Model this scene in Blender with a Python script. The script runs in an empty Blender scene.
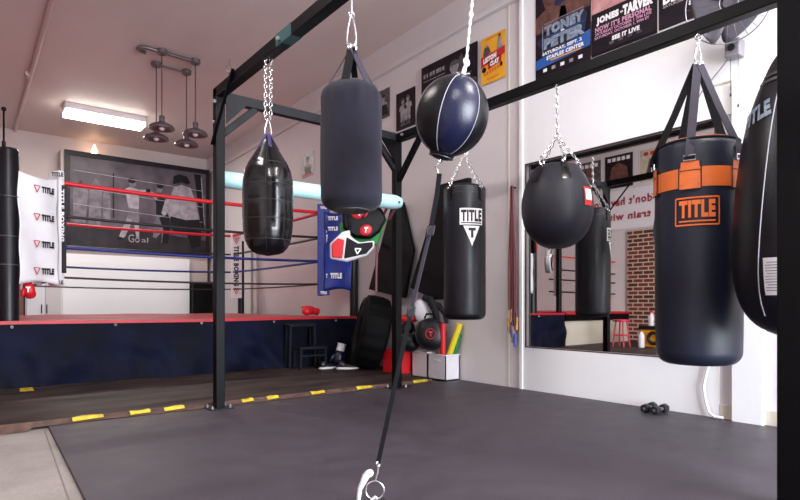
import bpy, bmesh, math, random
from math import sin, cos, pi, radians, atan2, sqrt
from mathutils import Vector, Matrix
random.seed(7)
SC = bpy.context.scene
COL = SC.collection

# ------------------------------------------------------------------ materials
def lin(c):
    return tuple(((v/255)/12.92 if v/255 <= .04045 else (((v/255)+.055)/1.055)**2.4) for v in c)

def mat(name, rgb, rough=.5, metal=0., var=0., vscale=6., bump=0., bscale=60., rgb2=None, spec=.5,
        emit=None, estr=0., sheen=0., coat=0., stretch=(1,1,1), rvar=0.):
    m = bpy.data.materials.new(name); m.use_nodes = True
    nt = m.node_tree; N = nt.nodes; L = nt.links
    b = N['Principled BSDF']
    c = lin(rgb)
    b.inputs['Base Color'].default_value = (*c, 1)
    b.inputs['Roughness'].default_value = rough
    b.inputs['Metallic'].default_value = metal
    b.inputs['Specular IOR Level'].default_value = spec
    if coat: b.inputs['Coat Weight'].default_value = coat; b.inputs['Coat Roughness'].default_value = .12
    if sheen: b.inputs['Sheen Weight'].default_value = sheen
    tc = N.new('ShaderNodeTexCoord'); mp = N.new('ShaderNodeMapping'); mp.inputs['Scale'].default_value = stretch
    L.new(tc.outputs['Object'], mp.inputs['Vector'])
    if var or rgb2 or rvar:
        n = N.new('ShaderNodeTexNoise'); n.inputs['Scale'].default_value = vscale; n.inputs['Detail'].default_value = 6
        L.new(mp.outputs['Vector'], n.inputs['Vector'])
        if var or rgb2:
            r = N.new('ShaderNodeValToRGB')
            c2 = lin(rgb2) if rgb2 else tuple(max(0, v*(1-var)) for v in c)
            r.color_ramp.elements[0].position = .35; r.color_ramp.elements[0].color = (*c2, 1)
            r.color_ramp.elements[1].position = .65; r.color_ramp.elements[1].color = (*c, 1)
            L.new(n.outputs['Fac'], r.inputs['Fac']); L.new(r.outputs['Color'], b.inputs['Base Color'])
        if rvar:
            mr = N.new('ShaderNodeMapRange')
            mr.inputs['From Min'].default_value = .3; mr.inputs['From Max'].default_value = .7
            mr.inputs['To Min'].default_value = max(0, rough-rvar); mr.inputs['To Max'].default_value = min(1, rough+rvar)
            L.new(n.outputs['Fac'], mr.inputs['Value']); L.new(mr.outputs['Result'], b.inputs['Roughness'])
    if bump:
        n2 = N.new('ShaderNodeTexNoise'); n2.inputs['Scale'].default_value = bscale; n2.inputs['Detail'].default_value = 4
        L.new(mp.outputs['Vector'], n2.inputs['Vector'])
        bp = N.new('ShaderNodeBump'); bp.inputs['Strength'].default_value = bump; bp.inputs['Distance'].default_value = .02
        L.new(n2.outputs['Fac'], bp.inputs['Height']); L.new(bp.outputs['Normal'], b.inputs['Normal'])
    if emit:
        b.inputs['Emission Color'].default_value = (*lin(emit), 1); b.inputs['Emission Strength'].default_value = estr
    return m

def brick_mat():
    m = bpy.data.materials.new('red_brick'); m.use_nodes = True
    nt = m.node_tree; N = nt.nodes; L = nt.links; b = N['Principled BSDF']; b.inputs['Roughness'].default_value = .8
    tc = N.new('ShaderNodeTexCoord'); sp = N.new('ShaderNodeSeparateXYZ'); cb = N.new('ShaderNodeCombineXYZ')
    L.new(tc.outputs['Object'], sp.inputs[0]); L.new(sp.outputs['Y'], cb.inputs['X']); L.new(sp.outputs['Z'], cb.inputs['Y'])
    br = N.new('ShaderNodeTexBrick'); L.new(cb.outputs[0], br.inputs['Vector'])
    br.inputs['Color1'].default_value = (*lin((120,45,42)), 1); br.inputs['Color2'].default_value = (*lin((70,28,30)), 1)
    br.inputs['Mortar'].default_value = (*lin((205,190,165)), 1)
    br.inputs['Scale'].default_value = 1; br.inputs['Brick Width'].default_value = .21; br.inputs['Row Height'].default_value = .078
    br.inputs['Mortar Size'].default_value = .009
    n = N.new('ShaderNodeTexNoise'); n.inputs['Scale'].default_value = 9; L.new(cb.outputs[0], n.inputs['Vector'])
    mx = N.new('ShaderNodeMixRGB'); mx.blend_type = 'MULTIPLY'; mx.inputs[0].default_value = .5
    L.new(br.outputs['Color'], mx.inputs[1]); L.new(n.outputs['Color'], mx.inputs[2]); L.new(br.outputs['Color'], b.inputs['Base Color'])
    bp = N.new('ShaderNodeBump'); bp.inputs['Strength'].default_value = .4; bp.inputs['Distance'].default_value = .01; bp.invert = True
    L.new(br.outputs['Fac'], bp.inputs['Height']); L.new(bp.outputs['Normal'], b.inputs['Normal'])
    return m

M = dict(
 wall=mat('painted_wall', (214,207,209), .6, var=.06, vscale=1.2, bump=.05, bscale=25),
 wall_far=mat('painted_wall_beige', (206,190,186), .6, var=.08, vscale=.9, bump=.05, bscale=25),
 panel=mat('white_wall_panel', (240,240,242), .5, var=.03, vscale=1.5),
 beige=mat('beige_paint', (205,195,180), .6, var=.08, vscale=2),
 trimw=mat('white_trim', (238,236,238), .45),
 ceil=mat('pink_beige_ceiling', (220,208,203), .5, rgb2=(208,190,187), vscale=.8, stretch=(1,.35,1), rvar=.12),
 concrete=mat('bare_concrete', (148,141,137), .75, rgb2=(130,123,119), vscale=3, bump=.15, bscale=40),
 mat_black=mat('black_rubber_mat', (64,58,66), .5, spec=.38, var=.18, vscale=5, bump=.12, bscale=220, rvar=.06),
 mat_brown=mat('dusty_rubber_mat', (72,58,54), .6, spec=.3, rgb2=(32,26,27), vscale=3.2, bump=.1, bscale=120, stretch=(.5,2,1)),
 stone=mat('joint_filler', (112,104,101), .8),
 edge=mat('worn_floor_edge', (138,108,96), .8, rgb2=(96,76,70), vscale=9),
 yellow=mat('yellow_tape', (214,184,40), .55, rgb2=(160,134,34), vscale=25),
 steel_black=mat('black_powder_coat', (7,7,10), .42, spec=.14, var=.2, vscale=12, bump=.03, bscale=150),
 steel_gray=mat('dark_gray_steel', (32,33,38), .5, spec=.2, var=.2, vscale=14),
 chrome=mat('chrome', (225,222,224), .22, 1., var=.1, vscale=40),
 zinc=mat('zinc_bolt', (190,190,195), .35, .8),
 vinyl=mat('black_vinyl', (12,13,22), .38, spec=.4, var=.25, vscale=7, bump=.06, bscale=90, rvar=.05),
 vinyl_gloss=mat('glossy_black_vinyl', (6,6,9), .2, spec=.35, var=.2, vscale=9, bump=.04, bscale=18, coat=.3),
 vinyl_matt=mat('matt_charcoal_vinyl', (26,26,36), .5, spec=.4, var=.15, vscale=6, bump=.06, bscale=90),
 stoolpaint=mat('dark_blue_black_paint', (20,22,32), .5, spec=.2),
 vinyl_navy=mat('navy_black_vinyl', (26,31,48), .42, spec=.4, var=.2, vscale=6, bump=.06, bscale=100),
 leather=mat('black_leather', (11,12,18), .3, spec=.3, var=.2, vscale=9, bump=.08, bscale=160),
 leather_blue=mat('blue_black_leather', (15,21,50), .3, spec=.45, var=.2, vscale=9, bump=.08, bscale=160),
 cover=mat('charcoal_bag_fabric', (34,33,46), .8, spec=.15, rgb2=(28,27,37), vscale=5, bump=.18, bscale=14, sheen=.08),
 coverdark=mat('black_fabric', (22,20,25), .85, var=.2),
 web=mat('black_webbing', (12,12,16), .7, spec=.15, bump=.2, bscale=250),
 webgray=mat('gray_webbing', (54,51,61), .65, spec=.2, bump=.25, bscale=250),
 seam=mat('pale_piping', (150,150,158), .5),
 seamdark=mat('dark_piping', (48,48,54), .35),
 orange=mat('orange_vinyl', (226,112,48), .42, var=.12, vscale=9, bump=.05, bscale=90),
 orange_cloth=mat('orange_print', (228,112,44), .5),
 white=mat('white_vinyl', (236,235,240), .45, var=.04, vscale=5, bump=.1, bscale=8),
 white_print=mat('white_print', (240,240,242), .5),
 black_print=mat('black_print', (16,15,20), .5),
 maroonprint=mat('maroon_print', (150,34,48), .5),
 red_print=mat('red_print', (190,30,36), .5),
 red=mat('red_canvas', (196,34,44), .45, rgb2=(178,26,38), vscale=4),
 canvas=mat('worn_red_canvas', (184,62,64), .42, rgb2=(164,46,52), vscale=1.8, rvar=.08),
 rope_red=mat('red_rope_cover', (214,28,44), .45),
 rope_blue=mat('blue_rope_cover', (22,40,122), .45),
 rope_black=mat('black_rope_cover', (18,17,22), .45),
 blue=mat('blue_vinyl', (16,46,146), .38, rgb2=(12,36,120), vscale=6, bump=.15, bscale=7),
 skirt=mat('navy_skirt_cloth', (13,17,42), .7, spec=.12, rgb2=(9,11,24), vscale=3, bump=.1, bscale=9),
 tube=mat('pale_blue_foam', (190,232,238), .55, var=.05),
 tubedark=mat('teal_tape', (40,92,98), .5),
 tire=mat('tyre_rubber', (9,9,11), .7, spec=.15, var=.3, vscale=9, bump=.2, bscale=60),
 matpad=mat('black_foam_vinyl', (12,11,14), .5, spec=.15, var=.2, vscale=5, bump=.05, bscale=40),
 redpl=mat('red_plastic', (206,26,38), .42),
 whitepl=mat('white_plastic', (226,222,226), .4, var=.04),
 yellowpl=mat('yellow_foam', (226,206,40), .6),
 greenpl=mat('green_foam', (24,128,64), .6),
 green=mat('green_leather', (28,140,54), .4),
 wood=mat('varnished_wood', (196,140,80), .45, var=.25, vscale=20),
 maroon=mat('maroon_cord', (104,52,58), .5),
 blackcord=mat('black_cord', (40,26,30), .5),
 bluecord=mat('blue_grip', (40,90,190), .5),
 mirror=mat('mirror_silver', (226,226,224), .015, 1.),
 frame_brown=mat('dark_brown_frame', (54,36,34), .5),
 mural=mat('gray_photo_print', (98,88,96), .4, spec=.2, rgb2=(66,58,66), vscale=2.4),
 mural_dark=mat('dark_photo_print', (26,22,26), .4, spec=.2, rgb2=(16,14,17), vscale=4),
 mural_floor=mat('photo_floor_print', (50,44,49), .4, spec=.2, rgb2=(34,30,33), vscale=4),
 mural_mid=mat('mid_photo_print', (122,113,120), .4, spec=.2, rgb2=(90,83,90), vscale=7),
 mural_light=mat('light_photo_print', (166,157,164), .4, spec=.2, rgb2=(130,122,130), vscale=9),
 pblack=mat('black_poster_print', (20,15,24), .4, spec=.2, rgb2=(38,26,34), vscale=6),
 pgray=mat('gray_poster_print', (92,88,92), .4, rgb2=(50,47,50), vscale=14),
 pgray2=mat('pale_poster_print', (168,162,162), .4, rgb2=(110,104,106), vscale=18),
 pskin=mat('brown_portrait_print', (120,78,66), .4, rgb2=(76,46,42), vscale=12),
 pskin2=mat('pink_portrait_print', (212,160,158), .4, rgb2=(170,112,120), vscale=8),
 pnavy=mat('navy_poster_print', (26,38,78), .4, rgb2=(18,22,44), vscale=6),
 pblue=mat('blue_poster_print', (40,92,170), .4),
 pplum=mat('plum_poster_print', (96,66,92), .4, rgb2=(64,42,60), vscale=7),
 psteel=mat('steel_letter_print', (156,170,188), .4, rgb2=(110,124,146), vscale=30),
 ppink=mat('pink_letter_print', (205,150,180), .4),
 pyellow=mat('yellow_poster_print', (240,176,40), .45, rgb2=(228,160,36), vscale=6),
 porange=mat('orange_letter_print', (220,96,40), .45),
 pcream=mat('cream_poster_print', (206,196,170), .45, rgb2=(180,170,148), vscale=6),
 lampmetal=mat('dark_bronze_metal', (112,102,106), .38, .5, var=.2),
 conduit=mat('painted_conduit', (200,178,174), .45),
 glow=mat('fluorescent_diffuser', (255,255,255), .4, emit=(255,250,240), estr=9.),
 bulb=mat('warm_bulb', (255,240,220), .4, emit=(255,214,170), estr=9.),
 housing=mat('white_enamel', (214,208,212), .4),
 fan=mat('fan_gray_plastic', (72,68,76), .4),
 fanlight=mat('fan_pale_plastic', (124,120,128), .4),
 wire=mat('gray_wire', (120,116,120), .35, .7),
 brick=brick_mat(),
 stool=mat('pink_red_enamel', (206,40,74), .35),
 toolyellow=mat('amber_plastic', (226,152,24), .4),
 asphalt=mat('outdoor_pavement', (150,148,146), .85, var=.2, vscale=3),
 teal=mat('teal_beam_band', (34,72,76), .5),
 opal=mat('grimy_silver', (150,150,156), .3, .7),
 rock=mat('dark_iron', (34,34,38), .42, .3),
)

# ------------------------------------------------------------------ geometry helper
class G:
    def __init__(s): s.v = []; s.f = []
    def add(s, vs, fs):
        n = len(s.v); s.v += [tuple(v) for v in vs]; s.f += [tuple(i+n for i in f) for f in fs]; return s
    def box(s, x0, x1, y0, y1, z0, z1):
        return s.add([(x0,y0,z0),(x1,y0,z0),(x1,y1,z0),(x0,y1,z0),(x0,y0,z1),(x1,y0,z1),(x1,y1,z1),(x0,y1,z1)],
                     [(0,3,2,1),(4,5,6,7),(0,1,5,4),(1,2,6,5),(2,3,7,6),(3,0,4,7)])
    def obox(s, c, ax, ay, az, hx, hy, hz):
        c = Vector(c); ax, ay, az = Vector(ax).normalized(), Vector(ay).normalized(), Vector(az).normalized()
        vs = [c+ax*hx*i+ay*hy*j+az*hz*k for k in (-1,1) for i, j in ((-1,-1),(1,-1),(1,1),(-1,1))]
        return s.add(vs, [(0,3,2,1),(4,5,6,7),(0,1,5,4),(1,2,6,5),(2,3,7,6),(3,0,4,7)])
    def beam(s, p, q, w, h, up=(0,0,1)):
        p, q = Vector(p), Vector(q); d = (q-p).normalized(); r = d.cross(Vector(up)).normalized(); u = r.cross(d)
        return s.obox((p+q)/2, d, r, u, (q-p).length/2, w/2, h/2)
    def ring_frames(s, pts):
        pts = [Vector(p) for p in pts]; fr = []
        t0 = (pts[1]-pts[0]).normalized(); a = Vector((0,0,1)) if abs(t0.z) < .9 else Vector((1,0,0))
        r = t0.cross(a).normalized()
        for i, p in enumerate(pts):
            t = (pts[min(i+1,len(pts)-1)]-pts[max(i-1,0)]).normalized()
            r = (r - t*r.dot(t)).normalized(); fr.append((p, r, t.cross(r)))
        return fr
    def tube(s, pts, r, seg=10, cap=True, closed=False):
        R = r if isinstance(r, (list, tuple)) else [r]*len(pts)
        if closed:
            P = [Vector(p) for p in pts]; n = len(P); fr = []
            nn = Vector((0,0,0))
            for i in range(n): nn += (P[i]-P[0]).cross(P[(i+1) % n]-P[0])
            nn.normalize()
            for i in range(n):
                t = (P[(i+1) % n]-P[i-1]).normalized(); fr.append((P[i], nn, t.cross(nn)))
        else: fr = s.ring_frames(pts)
        vs = []
        for (p, a, b), rr in zip(fr, R):
            vs += [p+a*rr*cos(2*pi*k/seg)+b*rr*sin(2*pi*k/seg) for k in range(seg)]
        n = len(fr); fs = []
        for i in range(n if closed else n-1):
            j = (i+1) % n
            for k in range(seg):
                l = (k+1) % seg; fs.append((i*seg+k, i*seg+l, j*seg+l, j*seg+k))
        if cap and not closed:
            fs.append(tuple(range(seg))[::-1]); fs.append(tuple((n-1)*seg+k for k in range(seg)))
        return s.add(vs, fs)
    def cyl(s, p, q, r, r2=None, seg=24): return s.tube([p, q], [r, r if r2 is None else r2], seg)
    def lathe(s, prof, c=(0,0,0), seg=48, ax=(0,0,1), fn=None):
        az = Vector(ax).normalized(); a = Vector((0,1,0)) if abs(az.y) < .9 else Vector((1,0,0))
        ux = a.cross(az).normalized(); uy = az.cross(ux); c = Vector(c)
        if abs(az.z-1) < 1e-6: ux, uy = Vector((1,0,0)), Vector((0,1,0))
        vs = []
        for r, z in prof:
            for k in range(seg):
                an = 2*pi*k/seg; rr = r
                if fn: rr = r*fn(an, z)
                vs.append(c+ux*rr*cos(an)+uy*rr*sin(an)+az*z)
        fs = []; n = len(prof)
        for i in range(n-1):
            for k in range(seg):
                l = (k+1) % seg; fs.append((i*seg+k, i*seg+l, (i+1)*seg+l, (i+1)*seg+k))
        fs.append(tuple(range(seg))[::-1]); fs.append(tuple((n-1)*seg+k for k in range(seg)))
        return s.add(vs, fs)
    def ell(s, c, rx, ry, rz, ax=(1,0,0), ay=(0,1,0), az=(0,0,1), seg=24, ringn=14, pw=1.):
        ax, ay, az = Vector(ax).normalized(), Vector(ay).normalized(), Vector(az).normalized(); c = Vector(c); vs = []
        sg = lambda v: math.copysign(abs(v)**pw, v)
        for i in range(1, ringn):
            th = pi*i/ringn
            for k in range(seg):
                p = 2*pi*k/seg
                vs.append(c+ax*rx*sg(sin(th))*sg(cos(p))+ay*ry*sg(sin(th))*sg(sin(p))+az*rz*sg(cos(th)))
        n = ringn-1; vs += [c+az*rz, c-az*rz]; fs = []
        for i in range(n-1):
            for k in range(seg):
                l = (k+1) % seg; fs.append((i*seg+k, (i+1)*seg+k, (i+1)*seg+l, i*seg+l))
        for k in range(seg):
            l = (k+1) % seg; fs.append((k, l, n*seg)); fs.append(((n-1)*seg+l, (n-1)*seg+k, n*seg+1))
        return s.add(vs, fs)
    def torus(s, c, R, r, ax=(0,0,1), seg=40, seg2=10):
        az = Vector(ax).normalized(); a = Vector((0,1,0)) if abs(az.y) < .9 else Vector((1,0,0))
        ux = a.cross(az).normalized(); uy = az.cross(ux); c = Vector(c)
        return s.tube([c+ux*R*cos(2*pi*k/seg)+uy*R*sin(2*pi*k/seg) for k in range(seg)], r, seg2, closed=True)
    def poly(s, pts, n, t):        # flat polygon with thickness t along n
        n = Vector(n).normalized(); k = len(pts)
        vs = [Vector(p) for p in pts]+[Vector(p)+n*t for p in pts]
        fs = [tuple(range(k))[::-1], tuple(range(k, 2*k))]+[(i, (i+1) % k, k+(i+1) % k, k+i) for i in range(k)]
        return s.add(vs, fs)
    def grid(s, fn, nu, nv):
        vs = [fn(u/nu, v/nv) for v in range(nv+1) for u in range(nu+1)]
        w = nu+1
        return s.add(vs, [(j*w+i, j*w+i+1, (j+1)*w+i+1, (j+1)*w+i) for j in range(nv) for i in range(nu)])
    def link(s, c, d, side, L, W, r):   # one oval chain link: long axis d, lying in plane (d, side)
        c, d, side = Vector(c), Vector(d).normalized(), Vector(side).normalized(); pts = []
        R = W/2-r; h = L/2-r-R
        for k in range(12):
            a = 2*pi*(k+.5)/12
            pts.append(c+side*R*cos(a)+d*(R*sin(a)+math.copysign(h, sin(a))))
        return s.tube(pts, r, 6, closed=True)
    def chain(s, p, q, L=.034, W=.02, r=.003):
        p, q = Vector(p), Vector(q); D = q-p; ln = D.length; d = D.normalized()
        a = Vector((1,0,0)) if abs(d.x) < .8 else Vector((0,1,0)); s1 = d.cross(a).normalized(); s2 = d.cross(s1)
        pitch = L-2*r*1.15; n = max(1, round((ln-L)/pitch)+1); st = (ln-L)/max(1, n-1) if n > 1 else 0
        for i in range(n):
            s.link(p+d*(L/2+st*i), d, s1+s2 if i % 2 else s1-s2, L, W, r)
        return s
    def carabiner(s, top, bot, w, r, side=(.78,-.62,0)):
        top, bot = Vector(top), Vector(bot); d = (top-bot); L = d.length; d.normalize(); side = Vector(side).normalized(); c = (top+bot)/2
        pts = []
        for k in range(20):
            a = 2*pi*k/20; y = sin(a)
            ww = w/2*(.62-.38*y)
            pts.append(c+d*(L/2-r)*y+side*ww*math.copysign(abs(cos(a))**.7, cos(a)))
        return s.tube(pts, r, 8, closed=True)

def obj(name, g, m, parent=None, smooth=True, bevel=0, sub=0, angle=38, loc=None):
    off = Vector((0,0,0)); p = parent
    while p is not None: off += p.location; p = p.parent
    if parent is None and loc is not None: off = Vector(loc)
    me = bpy.data.meshes.new(name)
    me.from_pydata([tuple(Vector(v)-off) for v in g.v], [], g.f); me.validate(); me.update()
    bm = bmesh.new(); bm.from_mesh(me); bmesh.ops.recalc_face_normals(bm, faces=bm.faces); bm.to_mesh(me); bm.free()
    o = bpy.data.objects.new(name, me); COL.objects.link(o)
    if parent is not None: o.parent = parent
    elif loc is not None: o.location = loc
    me.materials.append(M[m] if isinstance(m, str) else m)
    if smooth:
        me.polygons.foreach_set('use_smooth', [True]*len(me.polygons)); me.set_sharp_from_angle(angle=radians(angle))
    if bevel:
        b = o.modifiers.new('bevel', 'BEVEL'); b.width = bevel; b.segments = 2; b.limit_method = 'ANGLE'; b.angle_limit = radians(40)
    if sub:
        b = o.modifiers.new('sub', 'SUBSURF'); b.levels = sub; b.render_levels = sub
    return o

def tag(o, label, cat, group=None):
    o['label'] = label; o['category'] = cat
    if group: o['group'] = group
    return o
def thing(name, loc, label, cat, group=None):
    o = bpy.data.objects.new(name, None); COL.objects.link(o); o.location = loc; o.empty_display_size = .1
    return tag(o, label, cat, group)
def structure(name, g, m, **k):
    o = obj(name, g, m, **k)
    if o.parent is None: o['kind'] = 'structure'
    return o
def copy_thing(root, loc, label=None, rz=None):
    r = root.copy(); COL.objects.link(r); r.location = loc
    if rz is not None: r.rotation_euler = (0,0,rz)
    if label: r['label'] = label
    for ch in list(root.children):
        c = ch.copy(); COL.objects.link(c); c.parent = r
        for g in ch.children:
            d = g.copy(); COL.objects.link(d); d.parent = c
    return r

# ---- lettering: mesh outlines of text scaled to an exact width and height
_T = {}
def letters(body, w, h, bold=.03):
    key = (body, bold)
    if key not in _T:
        cu = bpy.data.curves.new('t', 'FONT'); cu.body = body; cu.size = 1; cu.offset = bold; cu.resolution_u = 2; cu.space_character = 1.12 if bold > .035 else 1
        o = bpy.data.objects.new('t', cu); COL.objects.link(o)
        dg = bpy.context.evaluated_depsgraph_get(); dg.update()
        me = bpy.data.meshes.new_from_object(o.evaluated_get(dg))
        vs = [tuple(v.co) for v in me.vertices]; fs = [tuple(p.vertices) for p in me.polygons]
        bpy.data.objects.remove(o); bpy.data.curves.remove(cu); bpy.data.meshes.remove(me)
        _T[key] = (vs, fs)
    vs, fs = _T[key]
    x0, x1 = min(v[0] for v in vs), max(v[0] for v in vs); y0, y1 = min(v[1] for v in vs), max(v[1] for v in vs)
    return [((v[0]-(x0+x1)/2)/(x1-x0)*w, (v[1]-(y0+y1)/2)/(y1-y0)*h) for v in vs], fs
def flat_text(g, body, c, right, up, w, h, lift=.002, bold=.03, shear=0.):
    vs, fs = letters(body, w, h, bold); c, right, up = Vector(c), Vector(right).normalized(), Vector(up).normalized()
    n = right.cross(up)
    g.add([c+right*(x+shear*y)+up*y+n*lift for x, y in vs], fs); return g
def wrap_text(g, body, cx, cy, R, a0, zc, w, h, lift=.0025, bold=.05, rot=0.):
    vs, fs = letters(body, w, h, bold)
    out = []
    for x, y in vs:
        if rot: x, y = x*cos(rot)-y*sin(rot), x*sin(rot)+y*cos(rot)
        r = (R(zc+y) if callable(R) else R)+lift; rr = R(zc) if callable(R) else R
        a = a0+x/rr; out.append((cx+r*cos(a), cy+r*sin(a), zc+y))
    g.add(out, fs); return g
def wrap_patch(g, cx, cy, R, a0, zc, w, h, lift=.0015, nu=10, nv=3, shape=None):
    def fn(u, v):
        y = (v-.5)*h; x = (u-.5)*w*(shape(v) if shape else 1)
        r = (R(zc+y) if callable(R) else R)+lift; rr = R(zc) if callable(R) else R
        a = a0+x/rr; return (cx+r*cos(a), cy+r*sin(a), zc+y)
    return g.grid(fn, nu, nv)
def interp(prof):
    P = sorted((z, r) for r, z in prof)
    def f(z):
        if z <= P[0][0]: return P[0][1]
        for (a, ra), (b, rb) in zip(P, P[1:]):
            if z <= b: return ra+(rb-ra)*(z-a)/max(1e-6, b-a)
        return P[-1][1]
    return f
def strap_pts(g, pts, w, t, wdir):    # flat webbing along pts, wdir = width direction
    P = [Vector(p) for p in pts]; wd = Vector(wdir).normalized(); vs = []; n = len(P)
    for i, p in enumerate(P):
        d = (P[min(i+1, n-1)]-P[max(i-1, 0)]).normalized(); a = (wd-d*wd.dot(d)).normalized(); b = d.cross(a)
        vs += [p+a*w/2+b*t/2, p-a*w/2+b*t/2, p-a*w/2-b*t/2, p+a*w/2-b*t/2]
    fs = [(3,2,1,0), tuple((n-1)*4+k for k in range(4))]
    for i in range(n-1):
        for k in range(4):
            l = (k+1) % 4; fs.append((i*4+k, i*4+l, i*4+4+l, i*4+4+k))
    return g.add(vs, fs)

# ------------------------------------------------------------------ room
XL, XR, YN, YF, ZC = -2.43, 4.0, -3.0, 12.0, 3.82
XRF = 4.27                                   # the right wall drifts outwards towards the far end
g = G(); g.box(XL-.2, XRF+.3, YN-.2, YF+.3, -.2, -.015); structure('floor', g, 'concrete')
g = G(); g.box(XL-.2, XRF+.3, YN-.2, YF+.3, ZC, ZC+.15); structure('ceiling', g, 'ceil')
g = G(); g.box(XL-.15, XL, YN-.2, YF+.3, -.015, ZC); structure('wall_left', g, 'wall')
g = G(); g.box(XL, XRF+.3, YF, YF+.15, -.015, ZC); structure('wall_back', g, 'wall_far')
# right wall: near stretch holds the recess for the mirror
MY0, MY1, MZ0, MZ1, XM = 1.66, 3.262, .37, 1.992, 4.022
g = G()
g.box(XR, XR+.2, YN-.2, MY0, -.015, ZC).box(XR, XR+.2, 3.30, 4.0, -.015, ZC)
g.box(XR, XR+.2, MY0, 3.30, -.015, MZ0).box(XR, XR+.2, MY0, 3.30, MZ1, ZC).box(XM+.008, XR+.2, MY0, 3.30, MZ0, MZ1)
g.add([(XR,4.0,-.015),(XRF,YF,-.015),(XRF+.3,YF,-.015),(XR+.2,4.0,-.015),(XR,4.0,ZC),(XRF,YF,ZC),(XRF+.3,YF,ZC),(XR+.2,4.0,ZC)],
      [(0,3,2,1),(4,5,6,7),(0,1,5,4),(1,2,6,5),(2,3,7,6),(3,0,4,7)])
structure('wall_right', g, 'wall')
# rear wall with the wide open roller door that lets the daylight in
DX0, DX1, DZ = .7, 3.9, 3.1
g = G(); g.box(XL, DX0, YN-.15, YN, -.015, ZC).box(DX1, XR+.2, YN-.15, YN, -.015, ZC).box(DX0, DX1, YN-.15, YN, DZ, ZC)
structure('wall_rear', g, 'wall')
g = G(); g.box(-8, 12, -14, YN-.2, -.2, -.03); structure('ground_outside', g, 'asphalt')
# white sheet panels on the right wall (upper and lower) with the vertical white batten
def ywall(y): return XR if y < 4 else XR+(XRF-XR)*(y-4)/8
g = G(); g.box(XR-.012, XR+.0, MY0-.02+.0, MY1, -.01, MZ0).box(XR-.012, XR-.001, MY1, 3.285, -.01, 3.48)
g.box(XR-.012, XR, -3, MY1, MZ1, 3.48)
structure('trim_1', g, 'panel', smooth=False)
g = G(); g.box(XR-.024, XR, 3.285, 3.315, -.01, 3.48); structure('trim_2', g, 'trimw', smooth=False)
g = G(); g.box(XR-.006, XR, 3.452, 3.466, -.01, 3.48); structure('shadow_gap_strip', g, 'beige', smooth=False)  # darker strip drawn in for the shadow gap at the wall seam
g = G(); g.box(XR-.05, XR, YN, 4.0, 3.475, 3.52)
g.add([(XR-.05,4.0,3.475),(XRF-.05,YF,3.475),(XRF,YF,3.475),(XR,4.0,3.475),(XR-.05,4.0,3.52),(XRF-.05,YF,3.52),(XRF,YF,3.52),(XR,4.0,3.52)],
      [(0,3,2,1),(4,5,6,7),(0,1,5,4),(1,2,6,5),(2,3,7,6),(3,0,4,7)])
structure('trim_4', g, 'wall', smooth=False)
g = G(); g.box(3.945, XR, 1.37, 1.55, -.01, 2.2); structure('pilaster', g, 'panel', bevel=.004)
g = G(); g.box(XR-.016, XR, 1.55, MY0-.02, -.01, .09).box(XR-.016, XR, -3, 1.37, -.01, .09)
structure('baseboard_right', g, 'beige', bevel=.003)
g = G(); g.box(XR-.018, XR-.012, -.5, 1.73, 2.2, 2.212); structure('trim_5', g, 'beige', smooth=False)
# brick facing low on the left wall, only seen in the mirror
g = G(); g.box(XL, XL+.04, 1.0, 6.0, -.012, 2.2); structure('wall_brick_left', g, 'brick', smooth=False)

# floor mats
g = G(); g.poly([(.475,4.1,-.015),(.19,-2.8,-.015),(XR-.005,-2.8,-.015),(XR-.005,4.1,-.015)], (0,0,1), .015); structure('floor_mat', g, 'mat_black', bevel=.004)
g = G(); g.poly([(.447,4.05,-.0152),(.453,4.05,-.0152),(.066,-2.8,-.0152),(.060,-2.8,-.0152)], (0,0,1), .0014); structure('floor_joint', g, 'stone', smooth=False)
FZ = .03
g = G(); g.poly([(XL+.02,4.13,-.015),(3.66,4.13,-.015),(3.66,4.62,-.015),(XR,4.62,-.015),(XR,7.0,-.015),(XL+.02,7.0,-.015)], (0,0,1), FZ+.015); structure('floor_platform', g, 'mat_brown', bevel=.004)
g = G(); g.grid(lambda u, v: (XL+.02+(3.66-XL-.02)*u, 4.105+.022*min(1, v*2)-.05*(u < .46)*(1-v)+.004*sin(61*u)*(1-v), [.0015 if u >= .46 else -.012, FZ*.55, FZ+.002][int(v*2)]), 160, 2)
structure('floor_strip', g, 'edge')
structure('floor_strip', g, 'edge')
tapes = [((.61,4.20),(.79,4.225)),((.95,4.17),(1.08,4.19)),((1.17,4.16),(1.31,4.18)),((1.735,4.125),(1.83,4.145)),((1.94,4.115),(2.04,4.125)),
         ((2.33,4.095),(2.46,4.11)),((2.78,4.08),(2.95,4.105)),((3.42,4.085),(3.60,4.11))]
tl = ['yellow floor tape nearest the bare concrete corner of the mat', 'second strip of yellow floor tape from the concrete corner',
      'yellow floor tape just left of the left rack post', 'short yellow floor tape just right of the left rack post',
      'second strip of yellow floor tape right of the left rack post', 'yellow floor tape on the mat edge in front of the step stool',
      'yellow floor tape just left of the back rack post', 'yellow floor tape in front of the two white bins']
for (a, b), l in zip(tapes, tl):
    yt = 4.098-(.02 if a[0] < .5 else 0); g = G(); lp = random.uniform(.0,.02)
    g.grid(lambda u, v: (a[0]+(b[0]-a[0])*u-.006*v, [yt+.010,yt+.016,yt+.03,yt+.032+lp][round(v*3)]+(.02*sin(5*u+a[0]*9)+.01*u)*(v > .9)-(a[0] < .5)*0, [.010+.006*u,.016,FZ+.003,FZ+.0035][round(v*3)]), 8, 3)
    tag(obj('floor_tape', g, 'yellow', smooth=False, loc=(a[0],a[1],.0045)), l, 'tape', 'strips of yellow tape along the mat edge')
g = G(); g.poly([(.45,5.62,.032),(.55,5.61,.032),(.56,5.84,.032),(.47,5.85,.032)], (0,0,1), .001)
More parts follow.
